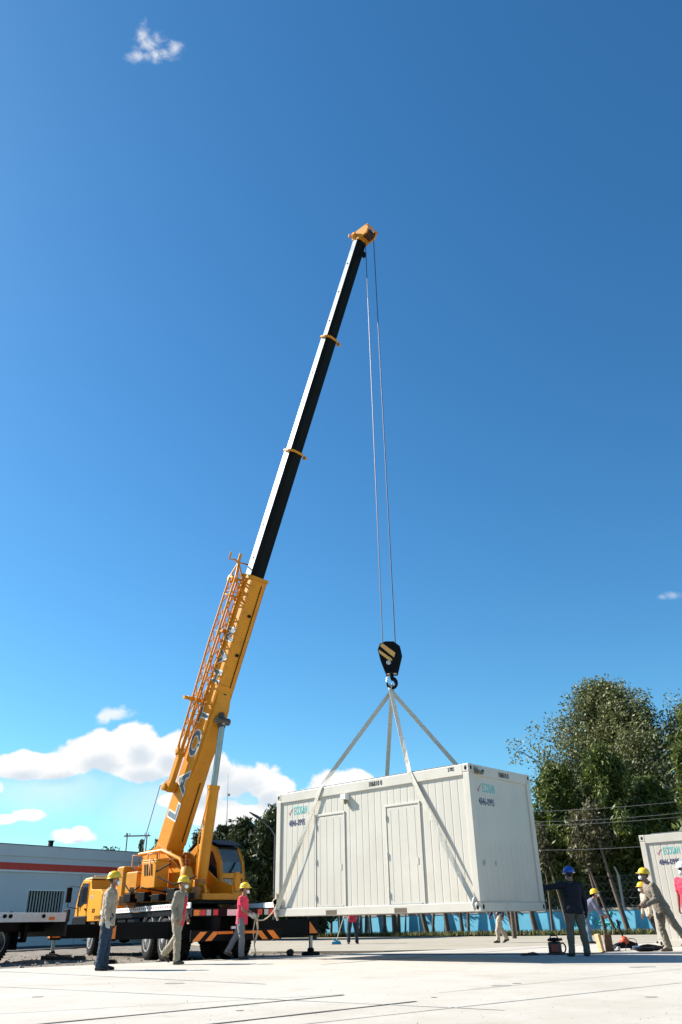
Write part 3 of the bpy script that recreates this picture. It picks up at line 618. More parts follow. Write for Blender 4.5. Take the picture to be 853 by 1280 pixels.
for s in (-1, 1):   # mudguards as real curved sheets
    for ys in ((.75,), (2.15,), (8.3,)):
        mb = MB(); k = 12; pts = []
        for i in range(k + 1):
            a = R(25 + 130 * i / k); pts.append((math.cos(a), math.sin(a)))
        vs = []
        for (c_, s_) in pts:
            for r_ in (.60, .625):
                for xx in (.72, 1.2): vs.append((s * xx, ys[0] + c_ * r_, .46 + s_ * r_))
        fs = []
        for i in range(k):
            a = 4 * i; b = a + 4
            fs += [(a, a + 1, b + 1, b), (a + 2, b + 2, b + 3, a + 3), (a, b, b + 2, a + 2), (a + 1, a + 3, b + 3, b + 1)]
        fs += [(0, 2, 3, 1), (4 * k, 4 * k + 1, 4 * k + 3, 4 * k + 2)]
        mb.add(vs, fs); mb.build('mudguard', GRY if ys[0] < 5 else BLK, cr)
for y in (.75, 2.15):
    for s in (-1, 1): wheel(cr, s * 1.04, y, .46, .53, .30, s); wheel(cr, s * .70, y, .46, .53, .28, s)
for s in (-1, 1): wheel(cr, s * 1.04, 8.3, .46, .53, .30, s)
# outriggers: beams part of crane with end chevrons, jack and float
for by, hw in ((0, 2.75), (6.2, 2.7)):
    for s in (-1, 1):
        mb = MB(); mb.bb((s * .5, by - .17, .47), (s * (hw - .02), by + .17, .86)); mb.bb((s * .5, by - .2, .44), (s * 1.35, by + .2, .9)); bo = mb.build('outrigger_beam', BLK, cr, bevel=.01)
        mb = MB(); mb.bb((s * (hw - .02), by - .18, .44), (s * (hw + .3), by + .18, .92)); mb.build('end_box', BLK, bo, bevel=.015)
        mb = MB()
        for q in (-1, 1):
            yy_ = by + q * .1825
            mb.prism([(0, 0), (.27, 0), (.27, .30)] if s < 0 else [(0, 0), (0, .30), (.27, 0)], (s * (hw + .14) - .135, yy_ - (0 if q > 0 else .006), .5), (1, 0, 0), (0, 0, 1), (0, 1, 0), .006)
        mb.bb((s * (hw + .302), by - .15, .5), (s * (hw + .308), by + .15, .86)); mb.build('reflector', ORR, bo)
        mb = MB(); mb.cyl((s * (hw + .14), by, .12), (s * (hw + .14), by, .5), .055, 14); mb.build('jack_rod', CHR, bo)
        mb = MB(); x = s * (hw + .14); mb.lathe([(.04, .16), (.09, .12), (.1, .06), (.0, .03)], n=14, c=(x, by, 0)); mb.lathe([(.0, .05), (.24, .045), (.26, .0), (.26, -.05), (0, -.06)], n=20, c=(x, by, 0)); mb.build('float_pad', BLK, bo)
# rear face
mb = MB(); mb.bb((-1.24, -1.42, .94), (1.24, -1.301, 1.13)); mb.bb((-1.24, -1.44, .40), (1.24, -1.36, .64)); mb.bb((-.6, -1.36, .45), (-.45, -1.16, .98)); mb.bb((.45, -1.36, .45), (.6, -1.16, .98)); rf_ = mb.build('rear_bumper', BLK, cr, bevel=.008)
mb = MB(); yq = -1.446
def quad(p): mb.prism(p, (0, yq, .41), (1, 0, 0), (0, 0, 1), (0, 1, 0), .005)
for s in (-1, 1):
    quad([(s * 1.2, .0), (s * 1.02, .0), (s * .82, .2), (s * 1.0, .2)]); quad([(s * .86, 0), (s * .7, 0), (s * .55, .14), (s * .55, .2), (s * .66, .2)])
    quad([(s * .54, .14), (s * .12, .14), (s * .12, .2), (s * .54, .2)])
mb.build('hazard_stripes', ORR, rf_)
mb = MB(); mb.bb((-.3, -1.437, .96), (.3, -1.422, 1.1)); mb.build('number_plate', WHT, rf_)
for s in (-1, 1):
    for k, (x0, x1, m) in enumerate([(1.05, 1.2, ORR), (.88, 1.04, RED), (.74, .86, GRY), (.55, .68, RED)]):
        mb = MB(); mb.bb((s * x0, -1.435, .97), (s * x1, -1.422, 1.10)); mb.build('tail_light', m, rf_)
mb = MB(); mb.bb((-.16, -1.45, .66), (.16, -1.37, .72)); mb.build('small_plate', WHT, rf_)
# carrier cab
SIDE = [(7.25, .95), (7.25, 1.78), (7.55, 1.92), (8.75, 1.96), (8.95, 2.28), (10.05, 2.33), (10.45, 2.12), (10.78, 1.5), (10.82, .95)]
mb = MB(); mb.prism(SIDE, (-1.22, 0, 0), (0, 1, 0), (0, 0, 1), (1, 0, 0), 2.44); cab = mb.build('carrier_cab', YEL, cr, bevel=.03)
mb = MB(); mb.prism([(9.2, 1.52), (9.22, 2.18), (10.0, 2.21), (10.28, 2.08), (10.54, 1.48), (10.0, 1.42), (9.6, 1.52)], (-1.232, 0, 0), (0, 1, 0), (0, 0, 1), (1, 0, 0), .01); mb.build('side_window', GLS, cab); mb = MB(); mb.prism([(9.2, 1.52), (9.22, 2.18), (10.0, 2.21), (10.28, 2.08), (10.54, 1.48)], (1.222, 0, 0), (0, 1, 0), (0, 0, 1), (1, 0, 0), .01); mb.build('side_window', GLS, cab)
mb = MB(); n_ = V((0, .93, .35)).normalized(); mb.box((0, 10.635, 1.82), (2.2, .02, .6), rot=Matrix.Rotation(R(28), 3, 'X')); mb.build('windscreen', GLS, cab)
mb = MB(); mb.bb((-1.235, 9.08, .96), (-1.218, 9.11, 2.22)); mb.bb((-1.235, 10.0, 1.3), (-1.218, 10.03, 2.22)); mb.bb((-1.26, 9.2, 1.32), (-1.218, 9.34, 1.37)); mb.build('door_handle', BLK, cab)
mb = MB(); mb.bb((-1.26, 8.95, .45), (1.26, 10.9, 1.14)); mb.build('front_bumper', BLK, cab, bevel=.04)
mb = MB()
for s in (-1, 1): mb.bb((s * 1.262, 10.3, .78), (s * 1.272, 10.6, .88)); mb.bb((s * .8, 10.902, .62), (s * 1.15, 10.912, .8))
mb.build('headlight', ORR, cab)
mb = MB()
for s in (-1, 1): mb.tube([(s * 1.2, 10.4, 2.1), (s * 1.5, 10.75, 2.15), (s * 1.52, 10.75, 1.45), (s * 1.24, 10.5, 1.4)], .018, 6); mb.bb((s * 1.44, 10.68, 1.6), (s * 1.62, 10.8, 2.1))
mb.build('mirror', BLK, cab, bevel=.01)
mb = MB(); mb.tube([(-1.1, 9.0, 2.4), (1.1, 9.0, 2.4)], .03, 6); mb.bb((-1.2, 8.92, 2.31), (1.2, 9.9, 2.37)); mb.build('roof_visor', mat('visor_cream', (.62, .50, .28), .5), cab, bevel=.01)
text('badge', 'XCM', .17, BLK, cab, (-1.224, 8.35, 1.22), (0, -1, 0), (0, 0, 1), .006)
text('badge', 'QY25', .15, GRY, cab, (-1.224, 8.75, 1.66), (0, -1, 0), (0, 0, 1), .004)
mb = MB(); mb.bb((-1.19, 7.22, .5), (-.8, 7.6, .98)); mb.bb((-1.2, 8.95, .36), (-.9, 9.3, .4)); mb.tube([(-1.21, 8.9, .36), (-1.21, 8.9, .6)], .015, 5); mb.build('step', BLK, cab)
mb = MB(); mb.bb((-.75, 3.9, 1.132), (.75, 6.9, 1.42)); mb.bb((-1.15, 5.6, 1.132), (-.8, 6.9, 1.7)); mb.bb((.8, 5.2, 1.132), (1.15, 6.9, 1.6)); mb.build('engine_cover', YEL, cr, bevel=.03)

# superstructure: frame S (+Y = horizontal boom direction, +X = side facing the camera)
CRM = Matrix.Translation(cr.location) @ Matrix.Rotation(cr.rotation_euler.z, 4, 'Z'); CRI = CRM.inverted()
bh = V((.743, -.6693, 0)); bn = V((-.6693, -.743, 0)); C0 = V((-4.37, 24.7, 0))
S = CRI @ frame(C0, bn, bh, (0, 0, 1)) if False else CRI @ frame(C0, -bn * -1, bh, (0, 0, 1))
# right-handed: X x Y = Z ?  bn x bh = (.., .., (-.6693*-.6693 - -.743*.743)=1) ok
def sp_(name, mb, m, bevel=0, par=None, dy=0):
    o = mb.build(name, m, par or cr, None, bevel)
    o.matrix_parent_inverse = Matrix.Identity(4); o.matrix_local = (S @ Matrix.Translation((0, dy, 0))) if par is None else Matrix.Identity(4); return o
mb = MB(); mb.lathe([(.0, 1.13), (.66, 1.13), (.68, 1.2), (.6, 1.24), (.6, 1.36), (0, 1.36)], n=36); sp_('slew_ring', mb, BLK)
mb = MB(); mb.prism([(-.72, -2.0), (.72, -2.0), (.78, -.8), (.72, 1.15), (-.72, 1.15), (-.78, -.8)], (0, 0, 1.37), (1, 0, 0), (0, 1, 0), (0, 0, 1), .16)
for s in (-1, 1):
    mb.prism([(-2.1, 1.53), (1.0, 1.53), (.95, 1.75), (.2, 1.95), (-1.1, 2.72), (-1.55, 2.8), (-2.15, 2.62)], (s * .5 - .04, 0, 0), (0, 1, 0), (0, 0, 1), (1, 0, 0), .08)
tb = sp_('slew_platform', mb, YEL, .012)
mb = MB(); mb.bb((-.8, -1.9, 1.28), (.8, 1.1, 1.366)); sp_('platform_underside', mb, BLK)
mb = MB(); mb.prism([(-1.15, -.1), (-.9, -.55), (.9, -.55), (1.15, -.1), (1.15, .2), (-1.15, .2)], (0, -2.35, 1.42), (1, 0, 0), (0, 1, 0), (0, 0, 1), .95); sp_('counterweight', mb, ORG, .04)
# camera-side box with louvres (the W marks)
mb = MB(); mb.bb((.72, -1.2, 1.72), (1.18, -.5, 2.42)); mb.prism([(0, 0), (.46, 0), (.46, .05), (0, .1)], (.72, -1.2, 2.421), (1, 0, 0), (0, 0, 1), (0, 1, 0), .7); bx_ = sp_('side_housing', mb, YEL, .02)
mb = MB()
for j in range(4):
    x = -1.08 + j * .11; mb.prism([(0, .3), (.06, .3), (.11, .0), (.05, .0)], (1.182, x, 2.05), (0, 1, 0), (0, 0, 1), (1, 0, 0), .006)
sp_('vent_slots', mb, BLK, 0, bx_)
mb = MB(); mb.bb((.66, -2.3, 1.62), (1.1, -1.5, 2.2)); mb.build; hx = sp_('hydraulic_tank', mb, ORG, .03)
mb = MB(); rs = random.Random(4)
for k in range(26):
    x0 = rs.uniform(-.6, 1.1); y0 = rs.uniform(-2.5, -.4); z0 = rs.uniform(2.2, 2.72); a = rs.random() * 6.3; l = rs.uniform(.25, .7)
    mb.tube([(x0, y0, z0 - .35), (x0, y0, z0), (x0 + l * math.cos(a), y0 + l * math.sin(a), z0 + .03), (x0 + l * math.cos(a), y0 + l * math.sin(a), z0 - .4)], .022, 6)
sp_('hydraulic_lines', mb, mat('hose_rust', (.45, .17, .04), .5, var=.3))
for k in range(14):
    mb = MB(); x0 = rs.uniform(.2, 1.15); y0 = rs.uniform(-2.3, .9); mb.box((x0, y0, rs.uniform(1.4, 1.75)), (rs.uniform(.1, .3), rs.uniform(.1, .3), rs.uniform(.15, .35)), rot=Matrix.Rotation(rs.random(), 3, 'Z')); sp_('valve_block', mb, mat('pump_orange', (.38, .14, .03), .5, var=.4, scale=4, dirt=(.05, .03, .02, .7)), .01)
for y, z, lb in ((-1.75, 2.62, 0), (-2.15, 2.55, 0)):
    mb = MB(); mb.lathe([(.3, -.36), (.3, -.33), (.17, -.32), (.17, .32), (.3, .33), (.3, .36)], 'X', 22, c=(0, y, z)); dr = sp_('winch_drum', mb, ORG)
    mb = MB(); mb.lathe([(.18, -.31), (.24, -.3), (.24, .3), (.18, .31)], 'X', 22, c=(0, y, z))
    mb.v = mb.v; sp_('rope_layers', mb, WIRE, 0, dr)
mb = MB(); mb.tube([(.7, -2.1, 2.7), (.72, -.9, 2.74), (.75, .05, 2.45), (.78, .55, 1.7)], .055, 8); mb.tube([(-.7, -2.1, 2.7), (-.72, -.9, 2.74)], .045, 8); sp_('guard_rail', mb, YEL)
mb = MB(); mb.tube([(.75, .35, 2.15), (.82, .5, 1.95), (.80, .45, 1.6), (.75, .6, 1.42)], [.16, .2, .19, .15], 12); sp_('slew_motor', mb, ORG)
for k, (x0, y0, x1, y1, z0) in enumerate([(1.2, -1.1, .6, .9, 1.75), (1.22, -1.3, .7, .8, 1.62), (1.15, -.4, .9, 1.0, 2.0), (1.2, -2.0, 1.1, -1.2, 1.9), (.9, -2.2, 1.2, .2, 2.35)]):
    mb = MB(); mb.tube([(x0, y0, z0), ((x0 + x1) / 2 + .06, (y0 + y1) / 2, z0 - .16 - .04 * k), (x1, y1, z0 - .05)], .022, 7); sp_('hydraulic_hose', mb, RUB)
for y in (-1.9, -1.2, -.5, .2, .8):
    mb = MB(); mb.bb((1.0, y, 1.38), (1.24, y + .34, 1.60 + .08 * math.sin(y * 5))); sp_('equipment_box', mb, BLK, .01)
# operator cab on the far side of the boom
CX0, CX1 = -1.62, -.66
OCS = -.75
mb = MB(); prof = [(-.75, 1.42), (-.78, 2.2), (-.62, 2.75), (-.3, 2.98), (.25, 3.0), (.62, 2.84), (.86, 2.45), (.93, 2.0), (.86, 1.42)]
inner = [(-.5, 1.75), (-.55, 2.2), (-.42, 2.6), (-.2, 2.82), (.22, 2.84), (.5, 2.7), (.70, 2.38), (.76, 2.0), (.72, 1.75)]
# frame: two side hoops + floor + rear + lower panels
for xs in (CX0, CX1 - .07):
    n_ = len(prof)
    for i in range(n_):
        j = (i + 1) % n_
        mb.prism([prof[i], prof[j], inner[j], inner[i]], (xs, 0, 0), (0, 1, 0), (0, 0, 1), (1, 0, 0), .07)
mb.bb((CX0, -.78, 1.36), (CX1, .86, 1.418)); mb.bb((CX0 + .07, -.77, 1.42), (CX1 - .07, -.72, 2.2)); mb.bb((CX0 + .07, .8, 1.42), (CX1 - .07, .9, 1.62)); mb.bb((CX0 + .07, .86, 1.98), (CX1 - .07, .93, 2.12))
for xs in (CX0, CX1 - .09): mb.prism([(.78, 1.42), (.86, 1.42), (.93, 2.0), (.86, 2.45), (.62, 2.84), (.56, 2.78), (.78, 2.4), (.84, 2.0)], (xs, 0, 0), (0, 1, 0), (0, 0, 1), (1, 0, 0), .1)
oc = sp_('operator_cab', mb, YEL, .01, None, -.75)
mb = MB()
mb.prism([(.84, 2.13), (.80, 2.42), (.6, 2.78), (.62, 2.8), (.83, 2.43), (.87, 2.13)], (CX0 + .07, 0, 0), (0, 1, 0), (0, 0, 1), (1, 0, 0), CX1 - CX0 - .14)
mb.bb((CX0 + .1, .84, 1.63), (CX1 - .1, .86, 1.97))
GL2 = mat('cab_glass', (.30, .36, .37), .05, var=.03, spec=.9, trans=.75)
sp_('windscreen', mb, GL2, 0, oc)
mb = MB()
for xs in (CX0 + .02, CX1 - .05): mb.prism(inner, (xs, 0, 0), (0, 1, 0), (0, 0, 1), (1, 0, 0), .012)
sp_('side_glass', mb, GLS, 0, oc)
mb = MB(); mb.prism([(-.62, 2.76), (-.3, 2.99), (.25, 3.01), (.62, 2.85), (.6, 2.8), (.22, 2.93), (-.28, 2.92), (-.6, 2.7)], (CX0 + .07, 0, 0), (0, 1, 0), (0, 0, 1), (1, 0, 0), CX1 - CX0 - .14); mb.prism([(-.7, 2.82), (-.3, 3.03), (.3, 3.05), (.7, 2.9), (.7, 2.92), (.3, 3.08), (-.3, 3.06), (-.7, 2.85)], (CX0 - .02, 0, 0), (0, 1, 0), (0, 0, 1), (1, 0, 0), CX1 - CX0 + .04); sp_('cab_roof', mb, BLK, 0, oc)
mb = MB(); xm = (CX0 + CX1) / 2; mb.tube([(xm + .1, .9, 2.12), (xm - .02, .885, 2.25), (xm - .15, .84, 2.42)], .012, 5); mb.tube([(xm + .15, .905, 2.12), (xm + .03, .89, 2.25), (xm - .1, .85, 2.42)], .012, 5); sp_('wiper', mb, BLK, 0, oc)
mb = MB(); mb.bb((xm - .22, -.4, 1.45), (xm + .22, .05, 1.9)); mb.bb((xm - .22, -.5, 1.9), (xm + .22, -.36, 2.5)); mb.tube([(xm, .6, 1.45), (xm, .45, 2.0)], .03, 6); sp_('seat', mb, BLK, .03, oc)
mb = MB(); mb.lathe([(0, -.02), (.07, -.01), (.08, .05), (.0, .06)], 'Y', 14, c=(xm + .12, .88, 1.78)); sp_('work_lamp', mb, WHT, 0, oc)
mb = MB(); mb.prism([(0, 0), (.3, 0), (.33, .25), (.22, .5), (.05, .5), (-.05, .25)], (-.52, .92, 1.6), (-.5, .1, 0), (0, 0, 1), (0, 1, 0), .12); sp_('front_bracket', mb, YEL, .01)
mb = MB(); mb.lathe([(.05, 2.96), (.06, 3.08), (.04, 3.14), (0, 3.15)], n=12, c=(xm + .3, -.4, 0)); sp_('beacon', mb, BLK, 0, oc)

# ---- boom: frame B  (X = side facing camera, Y = belly, Z = along boom)
PIV = C0 + bh * (-1.72) + V((0, 0, 2.42)); TIP = V((.958, 19.9, 22.68)); bw = (TIP - PIV).normalized(); LB_ = (TIP - PIV).length
bx = bn; by_ = bw.cross(bx).normalized(); BF = frame(PIV, bx, by_, bw); B = CRI @ BF
def bpart(name, mb, m, bevel=0, par=None):
    o = mb.build(name, m, par or cr, None, bevel); o.matrix_local = B if par is None else Matrix.Identity(4); return o
def section(mb, hw, h0, h1, z0, z1, ch, mi=0):
    """closed box section, top at y=-h0, belly at y=+h1 with chamfers"""
    pr = [(-hw, -h0 + ch * .4), (-hw + ch * .4, -h0), (hw - ch * .4, -h0), (hw, -h0 + ch * .4), (hw, h1 - ch), (hw - ch * .8, h1), (-hw + ch * .8, h1), (-hw, h1 - ch)]
    mb.prism(pr, (0, 0, z0), (1, 0, 0), (0, 1, 0), (0, 0, 1), z1 - z0, mi)
BW1, BT, BBy = .325, .30, .30
mb = MB(); section(mb, BW1, BT, BBy, .55, 9.2, .05)
mb.prism([(-BT, .55), (BBy, .55), (BBy - .1, .0), (.1, -.35), (-.25, -.3), (-BT, .0)], (-BW1, 0, 0), (0, 1, 0), (0, 0, 1), (1, 0, 0), BW1 * 2)
# belly box round the cylinder pin
mb.prism([(BBy - .01, 2.6), (BBy + .16, 3.9), (BBy + .16, 4.9), (BBy - .01, 5.5)], (-BW1 + .06, 0, 0), (0, 1, 0), (0, 0, 1), (1, 0, 0), 2 * BW1 - .12)
bs = bpart('boom_base_section', mb, YEL, .012)
mb = MB()
for (sx_, sy_) in ((-1, 1), (1, 1), (1, -1)): mb.tube([(sx_ * (BW1 - .02), sy_ * (BT - .004), .7), (sx_ * (BW1 - .02), sy_ * (BT - .004), 9.1)], .012, 5, cap=False)
bpart('weld_seam', mb, ORG, 0, bs)
mb = MB(); mb.tube([(-BW1 * .4, BBy + .02, 5.6), (-BW1 * .4, BBy + .02, 9.0)], .014, 5); mb.tube([(-BW1 * .4, BBy + .02, .8), (-BW1 * .4, BBy + .02, 2.6)], .014, 5); bpart('hydraulic_pipe', mb, BLK, 0, bs)
for zz in (6.6, 7.9, 5.3, 3.2):
    mb = MB(); mb.bb((-.07, BBy + .001, zz), (.05, BBy + .03, zz + .09)); bpart('junction_box', mb, BLK, .005, bs)
mb = MB(); section(mb, BW1 + .05, BT + .05, BBy + .05, 9.12, 9.24, .06); section(mb, BW1 + .015, BT + .015, BBy + .015, 4.9, 4.98, .06); section(mb, BW1 + .015, BT + .015, BBy + .015, 5.6, 5.66, .06); bpart('collar', mb, ORG, .006, bs)
for k, (hw, h0, h1, z0, z1) in enumerate([(.285, .235, .24, 9.24, 13.72), (.255, .205, .21, 13.72, 18.05), (.225, .18, .18, 18.05, 22.05)]):
    # camera-side plate and the remaining dark faces are separate colours of the same tube
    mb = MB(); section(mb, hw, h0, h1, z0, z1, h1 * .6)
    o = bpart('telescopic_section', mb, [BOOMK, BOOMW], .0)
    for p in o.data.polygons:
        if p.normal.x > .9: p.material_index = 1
    if k < 2:
        mb = MB(); section(mb, hw + .03, h0 + .03, h1 + .03, z1 - .08, z1, h1 * .6); mb.prism([(hw + .03, -.2), (hw + .09, -.12), (hw + .09, .1), (hw + .03, .16)], (0, 0, z1 - .1), (1, 0, 0), (0, 1, 0), (0, 0, 1), .06); mb.bb((-hw - .1, h1 - .1, z1 - .14), (-hw - .03, h1 + .03, z1 - .03)); bpart('section_collar', mb, ORG, .005, o)
    mb = MB()
    for q in range(3): zz = z0 + .6 + q * 1.15; mb.cyl((hw, -.05, zz), (hw + .012, -.05, zz), .028, 10)
    bpart('bolt', mb, BLK, 0, o)
# letters on the camera side
for ch_, z_, sx_ in (('L', 1.35, 1.2), ('A', 2.2, 1.1), ('O', 3.3, 1.15), ('T', 4.35, .9), ('H', 5.6, .75), ('V', 6.25, .9), ('N', 7.0, .7)):
    for off, m_2, zz in ((.032, WHT, .003), (.0, LETG, .0065)):
        me = text_mesh(ch_, .62, .016 + off * .8, sx_ * 1.4); me.materials.clear(); me.materials.append(m_2)
        M = frame((BW1 + zz, .24, z_), (0, 0, 1), (0, -1, 0), (1, 0, 0)); o = link('lettering', me, bs, M)
# boom head
HZ = 22.05; mb = MB()
section(mb, .25, .21, .21, HZ - .12, HZ, .04)
for x in (-.24, .19): mb.prism([(-.30, HZ), (.24, HZ - .05), (.48, HZ + .06), (.50, HZ + .30), (.30, HZ + .42), (-.05, HZ + .26), (-.30, HZ + .10)], (x, 0, 0), (0, 1, 0), (0, 0, 1), (1, 0, 0), .06)
mb.bb((-.2, -.28, HZ), (.2, .24, HZ + .05)); mb.tube([(-.3, -.29, HZ + .04), (.34, -.29, HZ + .04)], .03, 8); mb.tube([(.32, -.29, HZ - .03), (.34, -.29, HZ + .1)], .035, 8); mb.tube([(-.3, .45, HZ + .36), (.3, .45, HZ + .36)], .03, 8); mb.tube([(-.1, .2, HZ + .3), (-.1, .2, HZ + .52)], .025, 6); mb.bb((.26, -.16, HZ + .02), (.36, -.02, HZ + .12))
bhd = bpart('boom_head', mb, ORG, .008)
mb = MB()
for x in (-.14, -.05, .05, .14): mb.lathe([(.0, x - .03), (.15, x - .03), (.18, x - .035), (.16, x), (.18, x + .035), (.15, x + .03), (0, x + .03)], 'X', 20, c=(0, .30, HZ + .17))
mb.lathe([(.0, -.04), (.12, -.04), (.10, 0), (.12, .04), (0, .04)], 'X', 20, c=(0, -.18, HZ + .14)); bpart('sheave', mb, mat('sheave_dark', (.05, .02, .01), .6), 0, bhd)
# lattice jib stowed against the camera side
mb = MB(); jx0, jx1 = BW1 + .03, BW1 + .36
def jp(t): # four chords along z
    z = 3.2 + (9.0 - 3.2) * t; w_ = .09 + .075 * min(1, t * 1.6); c_ = (jx0 + jx1) / 2
    yo = -.27 + .02 * t
    return [V((c_ - w_, yo - w_, z)), V((c_ + w_, yo - w_, z)), V((c_ + w_, yo + w_ * .9, z)), V((c_ - w_, yo + w_ * .9, z))]
K = 13
for c_ in range(4): mb.tube([jp(i / K)[c_] for i in range(K + 1)], .033, 6)
for i in range(K):
    a, b = jp(i / K), jp((i + 1) / K)
    for c_ in range(4):
        d_ = (c_ + 1) % 4; mb.tube([a[c_] if i % 2 else a[d_], b[d_] if i % 2 else b[c_]], .020, 5)
        if i % 3 == 0: mb.tube([a[c_], a[d_]], .014, 5)
jb = bpart('lattice_jib', mb, ORG)
mb = MB()  # solid foot of jib
mb.bb((jx0 + .08, -.36, 2.35), (jx1 - .08, -.18, 3.3)); mb.bb((jx0 + .0, -.42, 2.1), (jx1 - .03, -.14, 2.4)); mb.lathe([(0, -.04), (.11, -.04), (.11, .04), (0, .04)], 'X', 16, c=(jx1 + .0, -.35, 2.2)); mb.lathe([(0, -.04), (.09, -.04), (.09, .04), (0, .04)], 'X', 16, c=(jx1 - .02, -.26, 3.35)); bpart('jib_foot', mb, ORG, .01, jb)
mb = MB(); mb.bb((jx0 - .1, -.50, 4.90), (jx1 + .12, -.36, 5.02)); mb.cyl((jx1 + .1, -.43, 4.96), (jx1 + .26, -.43, 4.96), .055, 10); bpart('jib_bracket', mb, ORG, .01, jb); mb = MB(); mb.bb((jx0 - .12, -.45, 7.2), (jx0 + .1, -.2, 7.35)); bpart('jib_bracket', mb, ORG, .01, jb)
mb = MB()  # jib head structure
q = jp(1); top = V(((jx0 + jx1) / 2, -.42, 9.55))
for p in q: mb.tube([p, top], .03, 6)
mb.tube([q[0], q[1], q[2], q[3], q[0]], .035, 6); q2 = jp(.9); mb.tube([q2[0], q2[1], q2[2], q2[3], q2[0]], .03, 6)
mb.tube([top, top + V((.1, -.1, .05)), top + V((.28, -.16, .02)), top + V((.30, -.16, .26))], .035, 6); mb.tube([top, top + V((-.5, .1, .05)), top + V((-.52, .1, .28))], .03, 6); mb.tube([top + V((0, 0, -.1)), top + V((.02, 0, .3))], .05, 8)
mb.lathe([(.08, -.025), (.15, -.03), (.13, 0), (.15, .03), (.08, .025)], 'X', 18, c=((jx0 + jx1) / 2 + .14, -.36, 8.95)); mb.tube([q[2], V((BW1, .1, 8.6))], .03, 6); mb.tube([q[3], V((BW1, -.1, 8.9))], .03, 6); bpart('jib_head', mb, ORG, 0, jb)
# lift cylinder in S frame
mb = MB(); a = V((0, .05, 1.55)); b = V((0, .70, 6.38)); d_ = (b - a).normalized(); q = a + d_ * 2.95
mb.cyl(a, q, .17, 20); mb.cyl(q - d_ * .1, q + d_ * .02, .19, 20); mb.cyl(a - V((.26, 0, 0)), a + V((.26, 0, 0)), .17, 16); lc = sp_('lift_cylinder', mb, YEL)
mb = MB(); mb.cyl(q, b, .095, 18); sp_('cylinder_rod', mb, CHR, 0, lc)
mb = MB(); mb.cyl(b - V((.24, 0, 0)), b + V((.24, 0, 0)), .11, 16); mb.cyl(b - d_ * .2, b + V((0, -.12, .25)), .12, 12); sp_('rod_pin', mb, mat('pin_dark', (.10, .07, .05), .5, .3), 0, lc)
mb = MB(); mb.tube([a + V((.22, .1, .3)), a + V((.24, .12, 1.5)), q + V((.2, .05, -.3))], .018, 6); sp_('cylinder_pipe', mb, YEL, 0, lc)
# winch line up the back of the boom and hoist cables
mb = MB(); mb.tube([V((0, -BT - .10, -.6)), V((0, -BT - .14, 9.2)), V((0, -.42, 21.9))], .012, 5); mb.tube([V((.55, -BT - .3, -.4)), V((.72, -.5, 2.2))], .012, 5); bpart('winch_line', mb, WIRE)
HK = V((1.22, 19.98, 7.28))
ends = [(-.17, -.05), (-.17, .06), (.17, -.05), (.17, .06)]
for k, (dx, dy) in enumerate(ends):
    a = BF @ V((-.14 + .09 * k, .36 + (.2 if k > 1 else -.12), HZ + .2)); b = HK + V((dx, dy, -.1))
    a = V((1.10 if k < 2 else 1.40, 19.9 + dy, a.z + (0 if k < 2 else .12))); mb = MB(); mb.cyl(CRI @ a, CRI @ b, .011, 6); mb.build('hoist_cable', WIRE, cr)
mb = MB(); a = V((1.02, 19.92, 21.95)); mb.cyl(CRI @ (a + V((0, 0, .5))), CRI @ a, .012, 5); mb.lathe([(.02, .05), (.07, 0), (.08, -.14), (.03, -.22)], n=12, c=CRI @ a); mb.build('limit_weight', BLK, cr)

# ------------------------------------------------------------------ hook block
t = thing('hook_block', 'black and yellow striped hook block hanging on the hoist cables', 'hook block', tuple(HK - V((0, 0, 1.1))), R(-8))
z = 1.1
outl = [(-.30, .0), (-.24, .16), (-.08, .22), (.14, .2), (.30, .06), (.33, -.14), (.18, -.66), (-.12, -.66), (-.24, -.3)]
mb = MB()
for y in (-.15, .11): mb.prism(outl, (0, y, z - .1), (1, 0, 0), (0, 0, 1), (0, 1, 0), .04)
hb = mb.build('cheek_plate', BLK, t, bevel=.008)
for s0, y in ((0, -.157), (1, .151)):
    mb = MB(); mb.prism([(-.24, .10), (-.17, .17), (.17, -.12), (.13, -.25)], (0, y, z - .1), (1, 0, 0), (0, 0, 1), (0, 1, 0), .006); mb.build('yellow_stripe', mat('stripe_yellow', (.70, .36, .10), .5), hb); mb = MB(); mb.prism([(-.27, .0), (-.26, -.1), (.0, -.33), (.08, -.33), (.06, -.27)], (0, y, z - .1), (1, 0, 0), (0, 0, 1), (0, 1, 0), .006); mb.build('yellow_stripe', mat('stripe_yellow', (.70, .36, .10), .5), hb)
mb = MB()
for y in (-.06, .05): mb.lathe([(0, y - .03), (.2, y - .035), (.24, y - .04), (.2, y), (.24, y + .04), (.2, y + .035), (0, y + .03)], 'Y', 24, c=(.02, 0, z - .12))
mb.build('sheave', GRY, t)
mb = MB(); mb.bb((-.1, -.11, z - .74), (.16, .11, z - .60)); mb.lathe([(.0, -.03), (.06, -.03), (.06, .03), (0, .03)], 'Y', 12, c=(-.02, -.16, z - .48)); mb.build('swivel', GRY, t, bevel=.01)
mb = MB(); pts = [(.03, 0, z - .72), (.03, 0, z - .85)]
for i in range(11):
    a = R(80 - 27 * i); pts.append((.02 + .12 * math.cos(a), 0, z - 1.0 + .13 * math.sin(a)))
mb.tube(pts, [.05, .05] + [.06 - .0035 * i for i in range(11)], 10); mb.build('hook', BLK, t)
mb = MB(); mb.tube([(-.11, -.03, z - .98), (-.10, -.03, z - .86), (.0, -.02, z - .80)], .018, 6); mb.build('safety_latch', STL, t)
APEX = HK + V((0, 0, -1.17))

